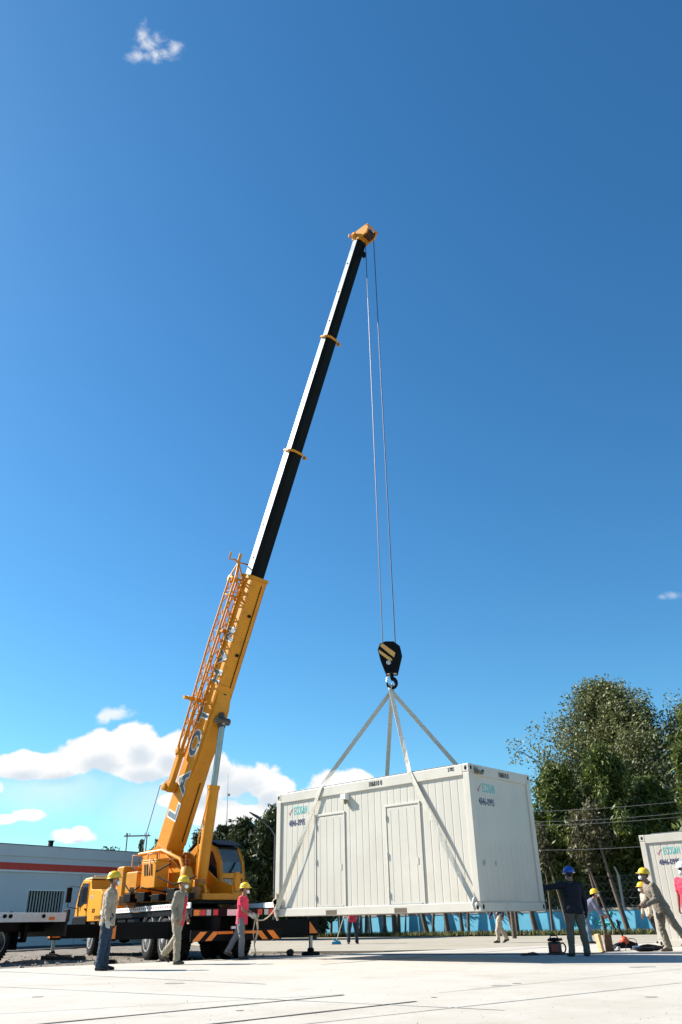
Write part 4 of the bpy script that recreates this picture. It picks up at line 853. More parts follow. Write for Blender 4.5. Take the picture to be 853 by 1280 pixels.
# ------------------------------------------------------------------ containers
CL, CW, CH = 6.06, 2.44, 2.81
def container(label, loc, lamp=True):
    t = thing('office_container', label, 'container', loc, .8188)
    P = .16
    for x0 in (0, CW - P):
        for y0 in (0, CL - P): mb = MB(); mb.bb((x0, y0, .17), (x0 + P, y0 + P, CH - .17)); mb.build('corner_post', CON, t, bevel=.012)
    mb = MB()
    for x0 in (0, CW - .1): mb.bb((x0, P + .004, 0), (x0 + .1, CL - P - .004, .165)); 
    for y0 in (0, CL - .1): mb.bb((P + .004, y0, 0), (CW - P - .004, y0 + .1, .165))
    mb.bb((.101, .101, .03), (CW - .101, CL - .101, .12)); mb.build('base_rail', CON, t, bevel=.008)
    mb = MB()
    for x0 in (0, CW - .1): mb.bb((x0, P + .004, CH - .22), (x0 + .1, CL - P - .004, CH))
    for y0 in (0, CL - .1): mb.bb((P + .004, y0, CH - .22), (CW - P - .004, y0 + .1, CH))
    mb.build('top_rail', CON, t, bevel=.008)
    mb = MB(); mb.bb((.05, .35, CH + .004), (CW - .05, CL - .35, CH + .03)); mb.bb((.101, .101, CH - .1), (CW - .101, CL - .101, CH - .02)); mb.build('roof', mat('roof_grey', (.10, .11, .12), .7), t, bevel=.004)
    for x0 in (-.004, CW - P - .002):
        for y0 in (-.004, CL - P - .002):
            for z0 in (-.004, CH - .165):
                mb = MB(); mb.bb((x0, y0, z0), (x0 + P + .006, y0 + P + .006, z0 + .17)); cc_ = mb.build('corner_casting', CON, t, bevel=.014)
                mb = MB(); xo = (-.0062, -.003) if x0 < 1 else (CW + .0045, CW + .007); mb.lathe([(0, xo[0]), (.032, xo[0]), (.032, xo[1]), (0, xo[1])], 'X', 14, c=(0, y0 + .084, z0 + .084), sy=1.5); mb.build('casting_hole', BLK, cc_)
                if y0 < 1: mb = MB(); mb.lathe([(0, -.0062), (.032, -.0062), (.032, -.003), (0, -.003)], 'Y', 14, c=(x0 + .084, 0, z0 + .084), sy=1.5); mb.build('casting_hole', BLK, cc_)
    # ribbed long panels: profile extruded vertically
    def ribbed(x, sgn, y0, y1, z0, z1):
        mb = MB(); step = .2; n = int(round((y1 - y0) / step)); step = (y1 - y0) / n; pr = []
        for i in range(n):
            yb = y0 + i * step; pr += [(yb, 0), (yb + step - .036, 0), (yb + step - .026, .0045), (yb + step - .010, .0045)]
        pr.append((y1, 0)); vs = [(x + sgn * d, yy, zz) for zz in (z0, z1) for (yy, d) in pr]; k = len(pr)
        mb.add(vs, [(i, i + 1, k + i + 1, k + i) for i in range(k - 1)]); return mb
    ribbed(.04, 1, P, CL - P, .165, CH - .22).build('ribbed_wall', CONG, t); ribbed(CW - .04, -1, P, CL - P, .165, CH - .22).build('ribbed_wall', CONG, t)
    mb = MB(); mb.bb((P, CL - .055, .165), (CW - P, CL - .035, CH - .22)); mb.build('end_wall', CONG, t, bevel=.003)
    mb = MB(); mb.bb((P, .035, .165), (CW - P, .055, CH - .22))
    for x in [P + .2 * i for i in range(1, 10)]:
        mb.bb((x, .032, .165), (x + .006, .0351, 1.3))
    mb.build('end_wall', CONG, t, bevel=.003)
    doors = ((1.44, 2.36), (3.72, 4.62))
    for a, b in doors:
        mb = MB(); mb.bb((.030, a, .18), (.05, b, 2.12)); st = (b - a) / 4
        for i in range(1, 5): mb.bb((.026, a + st * i - st * .5 - .006, .22), (.0301, a + st * i - st * .5 + .006, 2.08))
        d = mb.build('door', CONG, t, bevel=.003)
        mb = MB(); mb.bb((.018, a - .05, .168), (.038, a - .008, 2.15)); mb.bb((.018, b + .008, .168), (.038, b + .05, 2.15)); mb.bb((.014, a - .05, 2.152), (.038, b + .05, 2.195)); mb.build('door_frame', CON, d, bevel=.003)
        for z_ in (.36, 1.14, 1.92): mb = MB(); mb.cyl((.012, b + .01, z_ - .06), (.012, b + .01, z_ + .06), .014, 8); mb.bb((.010, b - .02, z_ - .045), (.030, b + .005, z_ + .045)); mb.build('hinge', GRY, d)
        mb = MB(); mb.bb((.020, a + .07, .93), (.0302, a + .11, 1.06)); mb.build('lock_plate', CON, d)
        mb = MB(); mb.bb((.005, a + .03, .172), (.029, b - .03, .19)); mb.build('drip_strip', GRY, d)
    for yc in (2.06, 4.12):
        for xa in (-.004, CW + .001): mb = MB(); mb.bb((xa, yc - .17, .015), (xa + .003, yc + .17, .105)); mb.build('forklift_pocket', BRN, t)
    # writing
    def logo(o, ax, s):
        o, ax = V(o), V(ax); q = o
        text('logo_text', 'ECOSAN', .27 * s, TEAL, t, q + ax * .15 * s, ax, (0, 0, 1), .001, .42, 1.12)
        text('phone_number', '4846-0995', .20 * s, NAVY, t, q - V((0, 0, .26 * s)) - ax * .02, ax, (0, 0, 1), .003, .64, 1.06)
        az = ax.cross(V((0, 0, 1))); mb = MB(); mb.prism([(-.06, .08), (.0, .03), (.04, .1), (.13, .17), (.05, .08), (.01, -.01)], q, ax, (0, 0, 1), az, .003); mb.build('logo_mark', PINK, t)
    logo((.037, 5.60, 2.27), (0, -1, 0), 1.0)
    logo((.34, .0335, 2.27), (1, 0, 0), 1.0)
    text('serial_number', '106810 0', .15, BLK, t, (-.003, 2.86, 2.65), (0, -1, 0), (0, 0, 1), .002, .75)
    text('serial_number', '2785', .11, BLK, t, (-.003, .55, 2.70), (0, -1, 0), (0, 0, 1), .0, .8)
    text('serial_number', '106810 0', .15, BLK, t, (1.12, -.003, 2.64), (1, 0, 0), (0, 0, 1), .002, .75)
    text('serial_number', '22G1', .1, BLK, t, (.17, -.003, 2.7), (1, 0, 0), (0, 0, 1), .0, .8)
    if lamp:
        mb = MB(); mb.bb((-.10, 3.52, 2.44), (.04, 3.68, 2.56)); lo = mb.build('wall_lamp', WHT, t, bevel=.012)
        mb = MB(); mb.cyl((-.02, 3.6, 2.44), (-.02, 3.6, 2.34), .035, 12); mb.build('bulb_socket', mat('socket_olive', (.16, .17, .06), .5), lo)
        mb = MB(); mb.tube([(.02, 3.58, 2.40), (.0, 3.50, 2.28), (.03, 3.42, 2.24)], .012, 6); mb.build('cable', GRY, lo)
    for x in (.30, .73): mb = MB(); mb.cyl((x, .0, .86), (x, .04, .86), .03, 10); mb.bb((x - .012, .01, .87), (x + .012, .034, .93)); mb.build('eye_bolt', GRY, t)
    mb = MB(); mb.tube([(.24, -.05, 2.66), (.36, -.09, 2.63), (.44, -.06, 2.69)], .035, 8); mb.bb((.2, -.06, 2.62), (.3, -.002, 2.7)); mb.build('cable_inlet', mat('inlet_dark', (.13, .12, .08), .6), t)
    return t
NB = V((2.587, 16.985, .885))
c1 = container('white portable office container hanging in mid-air from slings', tuple(NB)); c1.rotation_euler = (R(.18), 0, .8188)
M1 = Matrix.Translation(NB) @ c1.rotation_euler.to_matrix().to_4x4()
# second one on the ground: its LB-type top-left corner at (8.44, 24.17)
c2rot = .8188; lbo = Matrix.Rotation(c2rot, 4, 'Z') @ V((0, CL, 0))
c2 = container('white portable office container standing on the ground, cut off by the right edge', (8.44 - lbo.x, 24.17 - lbo.y, .0))

# ------------------------------------------------------------------ slings
def ribbon(mb, pts, w_, side, th=.008):
    pts = [V(p) for p in pts]; vs = []; k = len(pts)
    for i, p in enumerate(pts):
        t_ = (pts[min(i + 1, k - 1)] - pts[max(i - 1, 0)]).normalized(); s_ = V(side[i] if isinstance(side, list) else side); s_ = (s_ - t_ * s_.dot(t_)).normalized(); n_ = t_.cross(s_)
        for a, b in ((-1, -1), (1, -1), (1, 1), (-1, 1)): vs.append(p + s_ * a * w_ / 2 + n_ * b * th / 2)
    fs = [(3, 2, 1, 0), (4 * k - 4, 4 * k - 3, 4 * k - 2, 4 * k - 1)]
    for i in range(k - 1):
        for j in range(4): fs.append((4 * i + j, 4 * i + (j + 1) % 4, 4 * i + 4 + (j + 1) % 4, 4 * i + 4 + j))
    mb.add(vs, fs)
def sling(label, x_edge, y_edge, xc, yc, m, tw):
    out = -1 if x_edge < 1 else 1
    e = M1 @ V((x_edge + out * .012, y_edge, CH + .012)); c = M1 @ V((xc + out * .05, yc, .15)); mid = e.lerp(c, .5) + (M1.to_3x3() @ V((out * .03, 0, 0)))
    al = M1.to_3x3() @ V((0, 1, 0)); mb = MB(); ap = APEX + V((.03 * tw, .02 * tw, .0)); pts = []; sd = []
    for i in range(9): q = i / 8; pts.append(ap.lerp(e, q)); dd = (e - ap).normalized(); c_0 = dd.cross(V((.25 * tw, 1, .35))).normalized(); c_0 = c_0 if c_0.dot(al) > 0 else -c_0; sd.append(c_0.lerp(al, q ** 5).normalized())
    for i in range(1, 10):
        q = i / 9; p = e.lerp(mid, q * 2) if q < .5 else mid.lerp(c, q * 2 - 1); pts.append(p); a = .9 * q * q; sd.append(al * math.cos(a) + (M1.to_3x3() @ V((out, 0, 0))) * math.sin(a))
    ribbon(mb, pts, .105, sd, .012)
    # loop over the hook
    mb.tube([ap + V((0, .0, -.02)), ap + V((.05 * tw, .03, .1)), ap + V((.0, .02, .16)), ap + V((-.05 * tw, .0, .08)), ap], .022, 6)
    mb2 = MB(); mb2.tube([c + V((0, 0, .08)), c + (M1.to_3x3() @ V((out * .05, 0, -.03))), c + V((0, 0, -.12))], .03, 8); mb2.tube([c + V((.02, -.02, .12)), c + V((-.03, -.03, .0)), c + V((.01, 0, -.1))], .022, 6)
    t = bpy.data.objects.new('lifting_sling', None); C.objects.link(t); t.location = APEX; tag(t, label, 'sling', 'webbing slings lifting the container')
    Mi = Matrix.Translation(-APEX); 
    for nm, b_, m_x in (('webbing', mb, m), ('shackle', mb2, GRY)):
        b_.v = [tuple(Mi @ V(p)) for p in b_.v]; b_.build(nm, m_x, t)
sling('pale webbing sling slanting down across the door side to the lower left container corner', 0, 4.42, 0, 5.92, STRAP, 1)
sling('pale webbing sling slanting down across the door side to the lower corner nearest the viewer', 0, 1.60, 0, .12, STRAP, -.6)
sling('sling running straight down from the hook behind the container roof', CW, 4.42, CW, 5.92, STRAP, .7)
sling('dark shaded sling slanting from the hook to behind the near roof corner', CW, 1.60, CW, .12, STRAP, -1)

# ------------------------------------------------------------------ people
def fuse(mb, vox, smooth=3, wob=0., seed=0, wscale=9.):
    me = bpy.data.meshes.new('tmp'); me.from_pydata(mb.v, [], mb.f); bm = bmesh.new(); bm.from_mesh(me); bmesh.ops.recalc_face_normals(bm, faces=bm.faces); bm.to_mesh(me); bm.free()
    o = bpy.data.objects.new('tmp', me); C.objects.link(o)
    r_ = o.modifiers.new('r', 'REMESH'); r_.mode = 'VOXEL'; r_.voxel_size = vox
    if smooth: s_ = o.modifiers.new('s', 'SMOOTH'); s_.iterations = smooth; s_.factor = .5
    dg = bpy.context.evaluated_depsgraph_get(); out = bpy.data.meshes.new_from_object(o.evaluated_get(dg))
    bpy.data.objects.remove(o); bpy.data.meshes.remove(me)
    if wob:
        out.calc_loop_triangles(); nr = [v.normal.copy() for v in out.vertices]
        for v, n_ in zip(out.vertices, nr):
            p = v.co * wscale; p.z *= .75
            q = noise.noise(V((p.x + seed, p.y, p.z))) + .6 * (1 - abs(noise.noise(V((p.x * 1.9, p.y * 1.9 + seed, p.z * 2.4)))) * 2.5)
            v.co += n_ * q * wob
    out.polygons.foreach_set('use_smooth', [True] * len(out.polygons)); return out
def ell(mb, c, r, M3=None, n=14):
    L = Matrix.Translation(c) @ ((M3 or Matrix.Identity(3)).to_4x4())
    pr = [(math.sin(math.pi * i / n), -math.cos(math.pi * i / n)) for i in range(n + 1)]; pr[0] = (0., -1); pr[-1] = (0., 1)
    vs = []; fs = []; k = 16
    for (a, h) in pr[1:-1]:
        for j in range(k): q = 2 * math.pi * j / k; vs.append(L @ V((a * math.cos(q) * r[0], a * math.sin(q) * r[1], h * r[2])))
    m_ = len(pr) - 2
    for i in range(m_ - 1):
        for j in range(k): fs.append((i * k + j, i * k + (j + 1) % k, (i + 1) * k + (j + 1) % k, (i + 1) * k + j))
    vs += [L @ V((0, 0, -r[2])), L @ V((0, 0, r[2]))]; b = m_ * k
    for j in range(k): fs.append((b, (j + 1) % k, j)); fs.append((b + 1, (m_ - 1) * k + j, (m_ - 1) * k + (j + 1) % k))
    mb.add(vs, fs)
def limb(mb, a, b, ra, rb, n=12):
    a, b = V(a), V(b); d = (b - a).normalized(); pts = []; rr = []
    for i in range(5): t = i / 4 * math.pi / 2; pts.append(a - d * ra * math.cos(t)); rr.append(max(.001, ra * math.sin(t)))
    pts.append(a.lerp(b, .35)); rr.append(ra * .62 + rb * .38 + .04 * ra)
    for i in range(5): t = (4 - i) / 4 * math.pi / 2; pts.append(b + d * rb * math.cos(t)); rr.append(max(.001, rb * math.sin(t)))
    mb.tube(pts, rr, n)
def loft(mb, secs, k=20):
    """secs: (centre, axisX, axisY, rx, ry) closed"""
    vs = []
    for (c, ax, ay, rx, ry) in secs:
        for j in range(k):
            q = 2 * math.pi * j / k; cx, sy = math.cos(q), math.sin(q)
            e = 2.4; cx = math.copysign(abs(cx) ** (2 / e), cx); sy = math.copysign(abs(sy) ** (2 / e), sy); vs.append(c + ax * cx * rx + ay * sy * ry)
    n = len(secs); fs = [tuple(range(k))[::-1], tuple(range((n - 1) * k, n * k))]
    for i in range(n - 1):
        for j in range(k): fs.append((i * k + j, i * k + (j + 1) % k, (i + 1) * k + (j + 1) % k, (i + 1) * k + j))
    mb.add(vs, fs)
def ldir(s, f_, o_): f_, o_ = R(f_), R(o_); return V((s * math.sin(o_), math.sin(f_) * math.cos(o_), -math.cos(f_) * math.cos(o_)))
def person(label, loc, yaw, H=1.72, lean=3, tilt=0, legs=((2, 4, 0), (-2, 4, -2)), feet=(0, 0), arms=((5, 10, 12, 6), (5, 10, 12, 6)), head=(0, 0),
           shirt=(.3, .25, .18), trousers=(.1, .1, .12), boots=(.02, .018, .015), helmet=(.8, .5, .02), gloves=None, short=False, open_tee=None, mask=True, collar=True, shirt_len=.10, build=1., curl=.6, hair=True):
    t = thing('person', label, 'person', loc, yaw, None); K = H / 1.72; u = lambda *a: V(a) * K; seed = sum(map(ord, label)) % 97
    sd = {-1: 0, 1: 1}
    hipz = 0; J = {}
    pel = V((0, 0, 0)); sp = (Matrix.Rotation(R(-lean), 3, 'X') @ Matrix.Rotation(R(tilt), 3, 'Y')); up = sp @ V((0, 0, 1)); rt = sp @ V((1, 0, 0)); fw = sp @ V((0, 1, 0))
    for s in (-1, 1):
        i = sd[s]; h = pel + V((s * .092 * K, 0, 0)); d1 = ldir(s, legs[i][0], legs[i][1]); kn = h + d1 * .425 * K; d2 = ldir(s, legs[i][2], legs[i][1] * .5); an = kn + d2 * .40 * K; J[s] = [h, kn, an]
        sh = pel + up * .485 * K + rt * s * .172 * K * build; a1 = ldir(s, arms[i][0], arms[i][1]); el = sh + a1 * .285 * K; a2 = ldir(s, arms[i][2], arms[i][3]); wr = el + a2 * .25 * K; J[s] += [sh, el, wr, a2]
    low = min(J[s][2].z - .088 * K - (.0 if abs(feet[sd[s]]) < 5 else .10 * K * math.sin(R(abs(feet[sd[s]])))) for s in (-1, 1)); off = V((0, 0, -low))
    pel = pel + off
    for s in (-1, 1): J[s] = [p + off for p in J[s][:6]] + [J[s][6]]
    nk = pel + up * .53 * K; hm = Matrix.Rotation(R(head[0]), 3, 'Z') @ Matrix.Rotation(R(-head[1]), 3, 'X')
    hc = nk + up * .07 * K + V((0, .02, .10)) * K + (hm @ V((0, .02, 0))) * K; hx, hy, hz = hm @ V((1, 0, 0)), hm @ V((0, 1, 0)), hm @ V((0, 0, 1)); HM = frame(hc, hx, hy, hz)
    # ---- body
    mb = MB()
    secs = [(-.06, .15, .10), (.0, .165, .115), (.10, .15, .108), (.20, .14, .105), (.32, .165, .118), (.42, .17, .115), (.49, .145, .095), (.54, .07, .065)]
    loft(mb, [(pel + up * z * K, rt, fw, a * K * build, b * K * build) for z, a, b in secs])
    limb(mb, nk - up * .05 * K, hc - hz * .05 * K, .062 * K, .055 * K)
    ell(mb, HM @ u(0, -.008, .035), tuple(K * q for q in (.076, .095, .092))); ell(mb, HM @ u(0, .022, -.035), tuple(K * q for q in (.058, .068, .078)))
    ell(mb, HM @ u(0, .062, -.085), tuple(K * q for q in (.028, .025, .024))); ell(mb, HM @ u(0, .078, .012), tuple(K * q for q in (.055, .018, .014)))
    limb(mb, HM @ u(0, .088, .005), HM @ u(0, .108, -.03), .008 * K, .015 * K); ell(mb, HM @ u(0, .09, -.062), tuple(K * q for q in (.026, .011, .010)))
    for s in (-1, 1): ell(mb, HM @ u(s * .078, -.008, -.01), tuple(K * q for q in (.012, .02, .032))); ell(mb, HM @ u(s * .032, .075, -.012), tuple(K * q for q in (.014, .012, .012)))
    hmb = {}
    for s in (-1, 1):
        h, kn, an, sh, el, wr, a2 = J[s]
        limb(mb, h, kn, .085 * K * build, .055 * K); limb(mb, kn, an, .054 * K, .036 * K); limb(mb, an, an + V((0, .1, -.05)) * K, .036 * K, .03 * K)
        limb(mb, pel + up * .45 * K + rt * s * .12 * K, sh, .07 * K, .058 * K); limb(mb, sh, el, .05 * K, .040 * K); limb(mb, el, wr, .040 * K, .027 * K)
        # hand with five fingers
        pn = V((s * -1, 0, 0)); pn = (pn - a2 * pn.dot(a2)).normalized(); wd2 = a2.cross(pn).normalized()     # palm normal, thumb->pinky axis
        if wd2.y < 0 or (abs(wd2.y) < .2 and wd2.z < 0): wd2 = -wd2     # toward thumb = forward
        def hand(mb, g):
            pc = wr + a2 * .045 * K; M3 = Matrix((wd2, pn, a2)).transposed(); ell(mb, pc, ((.042 + g) * K, (.016 + g) * K, (.052 + g) * K), M3)
            for i, (o_, ln, rr) in enumerate(((.030, .070, .0088), (.010, .078, .0092), (-.011, .072, .0088), (-.031, .056, .0078))):
                b0 = wr + a2 * .07 * K + wd2 * o_ * K; c = curl * (.9 + .1 * i); d0 = a2; p = [b0]
                for seg in (.45, .32, .23):
                    an_ = c * (1.0 if len(p) == 1 else 2.0 if len(p) == 2 else 2.8) * .55; d_ = (a2 * math.cos(an_) + pn * math.sin(an_)); p.append(p[-1] + d_ * ln * seg * K * 1.25)
                for q in range(3): limb(mb, p[q], p[q + 1], (rr - .0006 * q + g) * K, (rr - .0008 * (q + 1) + g) * K, 8)
            b0 = wr + a2 * .02 * K + wd2 * .028 * K; d_ = (a2 * .75 + wd2 * .6 + pn * .3).normalized(); p1 = b0 + d_ * .042 * K; p2 = p1 + (a2 * .85 + wd2 * .15 + pn * .5).normalized() * .034 * K
            limb(mb, b0, p1, (.0125 + g) * K, (.0105 + g) * K, 8); limb(mb, p1, p2, (.0105 + g) * K, (.009 + g) * K, 8)
        hand(mb, 0); hmb[s] = hand
    me = fuse(mb, .0075, 2); me.materials.append(SKIN); link('body', me, t)
    # ---- trousers
    mt = lambda nm, c, **k: mat('%s_%d' % (nm, len(MATS)), c, k.pop('rough', .85), var=.12, scale=7, bump=.3, bscale=55, **k)
    mb = MB(); loft(mb, [(pel + up * z * K, rt, fw, a * K * build, b * K * build) for z, a, b in ((-.10, .13, .10), (-.05, .178, .125), (.02, .180, .13), (.09, .165, .122), (.13, .158, .118))])
    for s in (-1, 1):
        h, kn, an = J[s][:3]; limb(mb, h, kn, .104 * K * build, .078 * K); limb(mb, kn, kn.lerp(an, .97), .078 * K, .068 * K); ell(mb, kn.lerp(an, .97), (.074 * K, .078 * K, .05 * K))
    me = fuse(mb, .011, 2, .015 * K, seed); me.materials.append(mt('trousers', trousers)); link('trousers', me, t)
    # ---- shirt
    mb = MB(); L = -shirt_len
    loft(mb, [(pel + up * z * K, rt, fw, a * K * build, b * K * build) for z, a, b in ((L, .188, .14), (L + .08, .184, .14), (.12, .172, .133), (.22, .168, .13), (.33, .188, .138), (.43, .192, .132), (.49, .16, .108), (.535, .085, .08))])
    for s in (-1, 1):
        sh, el, wr = J[s][3:6]; limb(mb, pel + up * .44 * K + rt * s * .12 * K, sh, .088 * K, .076 * K)
        if short: limb(mb, sh, sh.lerp(el, .62), .074 * K, .066 * K)
        else: limb(mb, sh, el, .072 * K, .061 * K); limb(mb, el, el.lerp(wr, .93), .060 * K, .046 * K)
    me = fuse(mb, .010, 2, .010 * K, seed + 3); sm = mt('shirt', shirt, dirt=(*[c * .7 for c in shirt], .3)); me.materials.append(sm); link('shirt', me, t)
    if collar and not short:
        mb = MB(); n_ = 16; base = nk - up * .015 * K; vs = []
        for rr, zz in ((.082, 0), (.072, .045), (.064, .045), (.074, 0)):
            for j in range(n_): q = 2 * math.pi * j / n_; vs.append(base + rt * math.cos(q) * rr * K + fw * (math.sin(q) * rr * K + .004) + up * zz * K * (1 - .35 * (math.sin(q) > .7)))
        mb.add(vs, [(i * n_ + j, i * n_ + (j + 1) % n_, ((i + 1) % 4) * n_ + (j + 1) % n_, ((i + 1) % 4) * n_ + j) for i in range(4) for j in range(n_)], 0, True); mb.build('collar', sm, t)
    if open_tee:
        mb = MB(); 
        loft(mb, [(pel + up * z * K + fw * (.145 if z > -.05 else .12) * K, rt, fw, a * K, .018 * K) for z, a in ((-.14, .075), (-.05, .07), (.1, .05), (.3, .05), (.46, .04))]); me = fuse(mb, .01, 2); me.materials.append(mt('tee', open_tee)); link('undershirt', me, t)
    # ---- boots
    bmt = mat('boots_%d' % len(MATS), boots, .6, var=.3, scale=12)
    for s in (-1, 1):
        mb = MB(); an = J[s][2]; ph = R(feet[sd[s]]); c_, s_ = math.cos(ph), math.sin(ph); F_ = V((s * .12, c_, s_)).normalized(); U_ = V((0, -s_, c_))
        limb(mb, an + U_ * .07 * K, an - U_ * .02 * K, .056 * K, .052 * K); X_ = F_.cross(U_).normalized()
        loft(mb, [(an + F_ * y * K + U_ * z * K, X_, U_, a * K, b * K) for y, z, a, b in ((-.075, -.055, .028, .028), (-.06, -.045, .040, .042), (0, -.035, .046, .052), (.07, -.047, .048, .042), (.14, -.056, .050, .032), (.185, -.062, .040, .025), (.2, -.066, .022, .018))])
        me = fuse(mb, .009, 2); me.materials.append(bmt); link('boot', me, t)
    # ---- helmet
    hr = mat('helmet_%d' % len(MATS), helmet, .28, var=.03, coat=.3); mb = MB(); T = HM @ Matrix.Translation(u(0, -.012, .052)) @ Matrix.Rotation(R(4), 4, 'X')
    mb.lathe([(.118 * K, -.012 * K), (.121 * K, .0), (.117 * K, .035 * K), (.102 * K, .075 * K), (.075 * K, .104 * K), (.04 * K, .120 * K), (.0, .125 * K)], n=28, M=T, sy=1.16)
    mb.lathe([(.114 * K, -.014 * K), (.136 * K, -.018 * K), (.138 * K, -.012 * K), (.116 * K, .002)], n=28, M=T, sy=1.14)
    mb.prism([(-.085 * K, .10 * K), (.085 * K, .10 * K), (.07 * K, .165 * K), (.03 * K, .188 * K), (-.03 * K, .188 * K), (-.07 * K, .165 * K)], (0, 0, -.019 * K), (1, 0, 0), (0, 1, 0), (0, 0, 1), .007, M=T)
    for xx, ww in ((0, .018), (-.034, .008), (.034, .008)):
        pts = [T @ V((xx * K, math.cos(q) * .128 * K, .012 + math.sin(q) * .112 * K)) for q in [R(15 + 150 * i / 8) for i in range(9)]]; mb.tube(pts, ww * .55 * K, 6)
    mb.build('helmet', hr, t)
    if mask:
        mb = MB(); ell(mb, HM @ u(0, .085, -.048), tuple(K * q for q in (.050, .042, .046)), hm); me = fuse(mb, .008, 1); me.materials.append(MASKM); o = link('face_mask', me, t)
        mb = MB()
        for s in (-1, 1): mb.tube([HM @ u(s * .04, .075, -.03), HM @ u(s * .068, .03, -.02), HM @ u(s * .08, -.02, .0)], .0035, 5)
        mb.build('mask_strap', MASKM, o)
    if hair:
        mb = MB(); ell(mb, HM @ u(0, -.025, .02), tuple(K * q for q in (.081, .088, .075)), hm); me = fuse(mb, .01, 1); me.materials.append(HAIR); link('hair', me, t)
    if gloves is not None:
        for s in (-1, 1):
            mb = MB(); hmb[s](mb, .004); wr, a2 = J[s][5], J[s][6]; limb(mb, wr - a2 * .05 * K, wr + a2 * .02 * K, .042 * K, .034 * K)
            me = fuse(mb, .0065, 1); me.materials.append(mat('gloves_%d' % round(gloves[0] * 100), gloves, .9)); link('glove', me, t)
    t['_'] = 0; del t['_']
    W = Matrix.Translation(loc) @ Matrix.Rotation(yaw, 4, 'Z'); return t, {s: (W @ J[s][5], (W.to_3x3() @ J[s][6])) for s in (-1, 1)}
YH = (.80, .50, .015)
def yawto(dx, dy): return math.atan2(dy, dx) - math.pi / 2
person('man in blue jeans, tan shirt and yellow helmet standing side-on at far left', (-4.92, 17.6, 0), yawto(1, .18), 1.72, lean=1, legs=((3, 3, 0), (-4, 3, -4)), arms=((-2, 7, 6, 3), (-4, 9, 8, 5)), head=(0, -2),
       shirt=(.33, .27, .20), trousers=(.014, .035, .065), boots=(.012, .012, .013), helmet=YH, gloves=(.42, .40, .35), shirt_len=.13, curl=.9, build=1.05)
person('man in khaki overshirt with red tee and yellow helmet walking past the crane wheels', (-3.88, 19.6, 0), yawto(1, -.35), 1.72, lean=4, legs=((-14, 4, -44), (12, 4, 3)), feet=(-32, 3), arms=((-12, 12, 28, 2), (-8, 14, 24, 4)), head=(-8, 4),
       shirt=(.25, .215, .165), trousers=(.29, .245, .175), boots=(.035, .028, .022), helmet=YH, open_tee=(.55, .03, .06), shirt_len=.02, curl=.9)
_, jr = person('man in red T-shirt and yellow helmet holding the tan rope tied to the container', (-2.70, 21.7, 0), yawto(1, -.15), 1.64, lean=2, legs=((-24, 4, -34), (6, 4, 2)), feet=(-25, 0), arms=((14, 6, 62, -10), (14, 10, 58, -8)), head=(-5, 3),
       shirt=(.62, .035, .08), trousers=(.15, .15, .16), boots=(.02, .02, .022), helmet=YH, gloves=(.42, .40, .35), short=True, curl=1.3, shirt_len=.12)
person('man in navy jacket and blue helmet, back turned, touching a corner of the hanging container', (4.98, 19.25, 0), yawto(-.12, 1), 1.72, lean=2, tilt=3, legs=((3, 7, 0), (-2, 6, -2)), arms=((10, 80, 12, 84), (0, 12, 10, 4)), head=(12, 6),
       shirt=(.004, .005, .013), trousers=(.115, .10, .078), boots=(.012, .011, .010), helmet=(.012, .06, .38), gloves=(.012, .012, .012), shirt_len=.09, build=1.14, curl=.7)
person('man in khaki clothes and yellow helmet leaning forward before the grounded container', (7.45, 20.7, 0), yawto(-1, -.12), 1.78, lean=24, legs=((-26, 5, -34), (2, 5, -12)), feet=(0, 0), arms=((0, 8, 62, -8), (-4, 10, 56, -6)), head=(0, -6),
       shirt=(.20, .165, .125), trousers=(.22, .18, .13), boots=(.10, .08, .055), helmet=YH, shirt_len=.08, build=1.06, curl=1.0)
person('man in red T-shirt and white helmet, cut off by the right edge', (7.46, 18.9, 0), yawto(-.8, -.7), 1.75, lean=0, arms=((2, 12, 8, 6), (2, 10, 8, 4)), head=(-10, 2),
       shirt=(.62, .035, .08), trousers=(.05, .05, .07), helmet=(.75, .77, .80), short=True, curl=1.3, build=1.1)
person('worker in lavender top and pale jeans bending forward behind the man in navy', (7.75, 28.6, 0), yawto(1, -.3), 1.66, lean=40, legs=((-4, 5, -8), (6, 5, 0)), arms=((26, 6, 44, 0), (22, 6, 40, 0)), head=(0, -10),
       shirt=(.13, .13, .20), trousers=(.08, .14, .21), helmet=YH, shirt_len=.09)
person('worker in cream shirt and black trousers half hidden behind the leaning khaki man', (9.35, 27.0, 0), yawto(-1, -.1), 1.70, lean=10, legs=((-28, 4, -34), (-18, 4, -22)), arms=((0, 8, 10, 4), (2, 8, 14, 4)), head=(0, 4),
       shirt=(.36, .32, .25), trousers=(.015, .014, .016), helmet=YH, shirt_len=.10)
person('person in red top and dark trousers sweeping, legs visible under the hanging container', (.1, 35.0, 0), yawto(.1, -1), 1.68, legs=((0, 7, 0), (2, 8, 0)), arms=((14, 8, 50, -10), (14, 12, 40, -4)),
       shirt=(.60, .035, .07), trousers=(.02, .028, .045), helmet=YH, short=True, shirt_len=.12, curl=1.2)
person('person in beige trousers and dark jacket walking, seen from waist down under the container', (5.45, 31.8, 0), yawto(-.95, -.3), 1.72, lean=2, legs=((20, 4, 6), (-14, 4, -30)), feet=(0, -20), arms=((-14, 8, 0, 2), (16, 8, 30, 2)),
       shirt=(.02, .02, .045), trousers=(.42, .34, .25), helmet=(.75, .75, .75), shirt_len=.10)

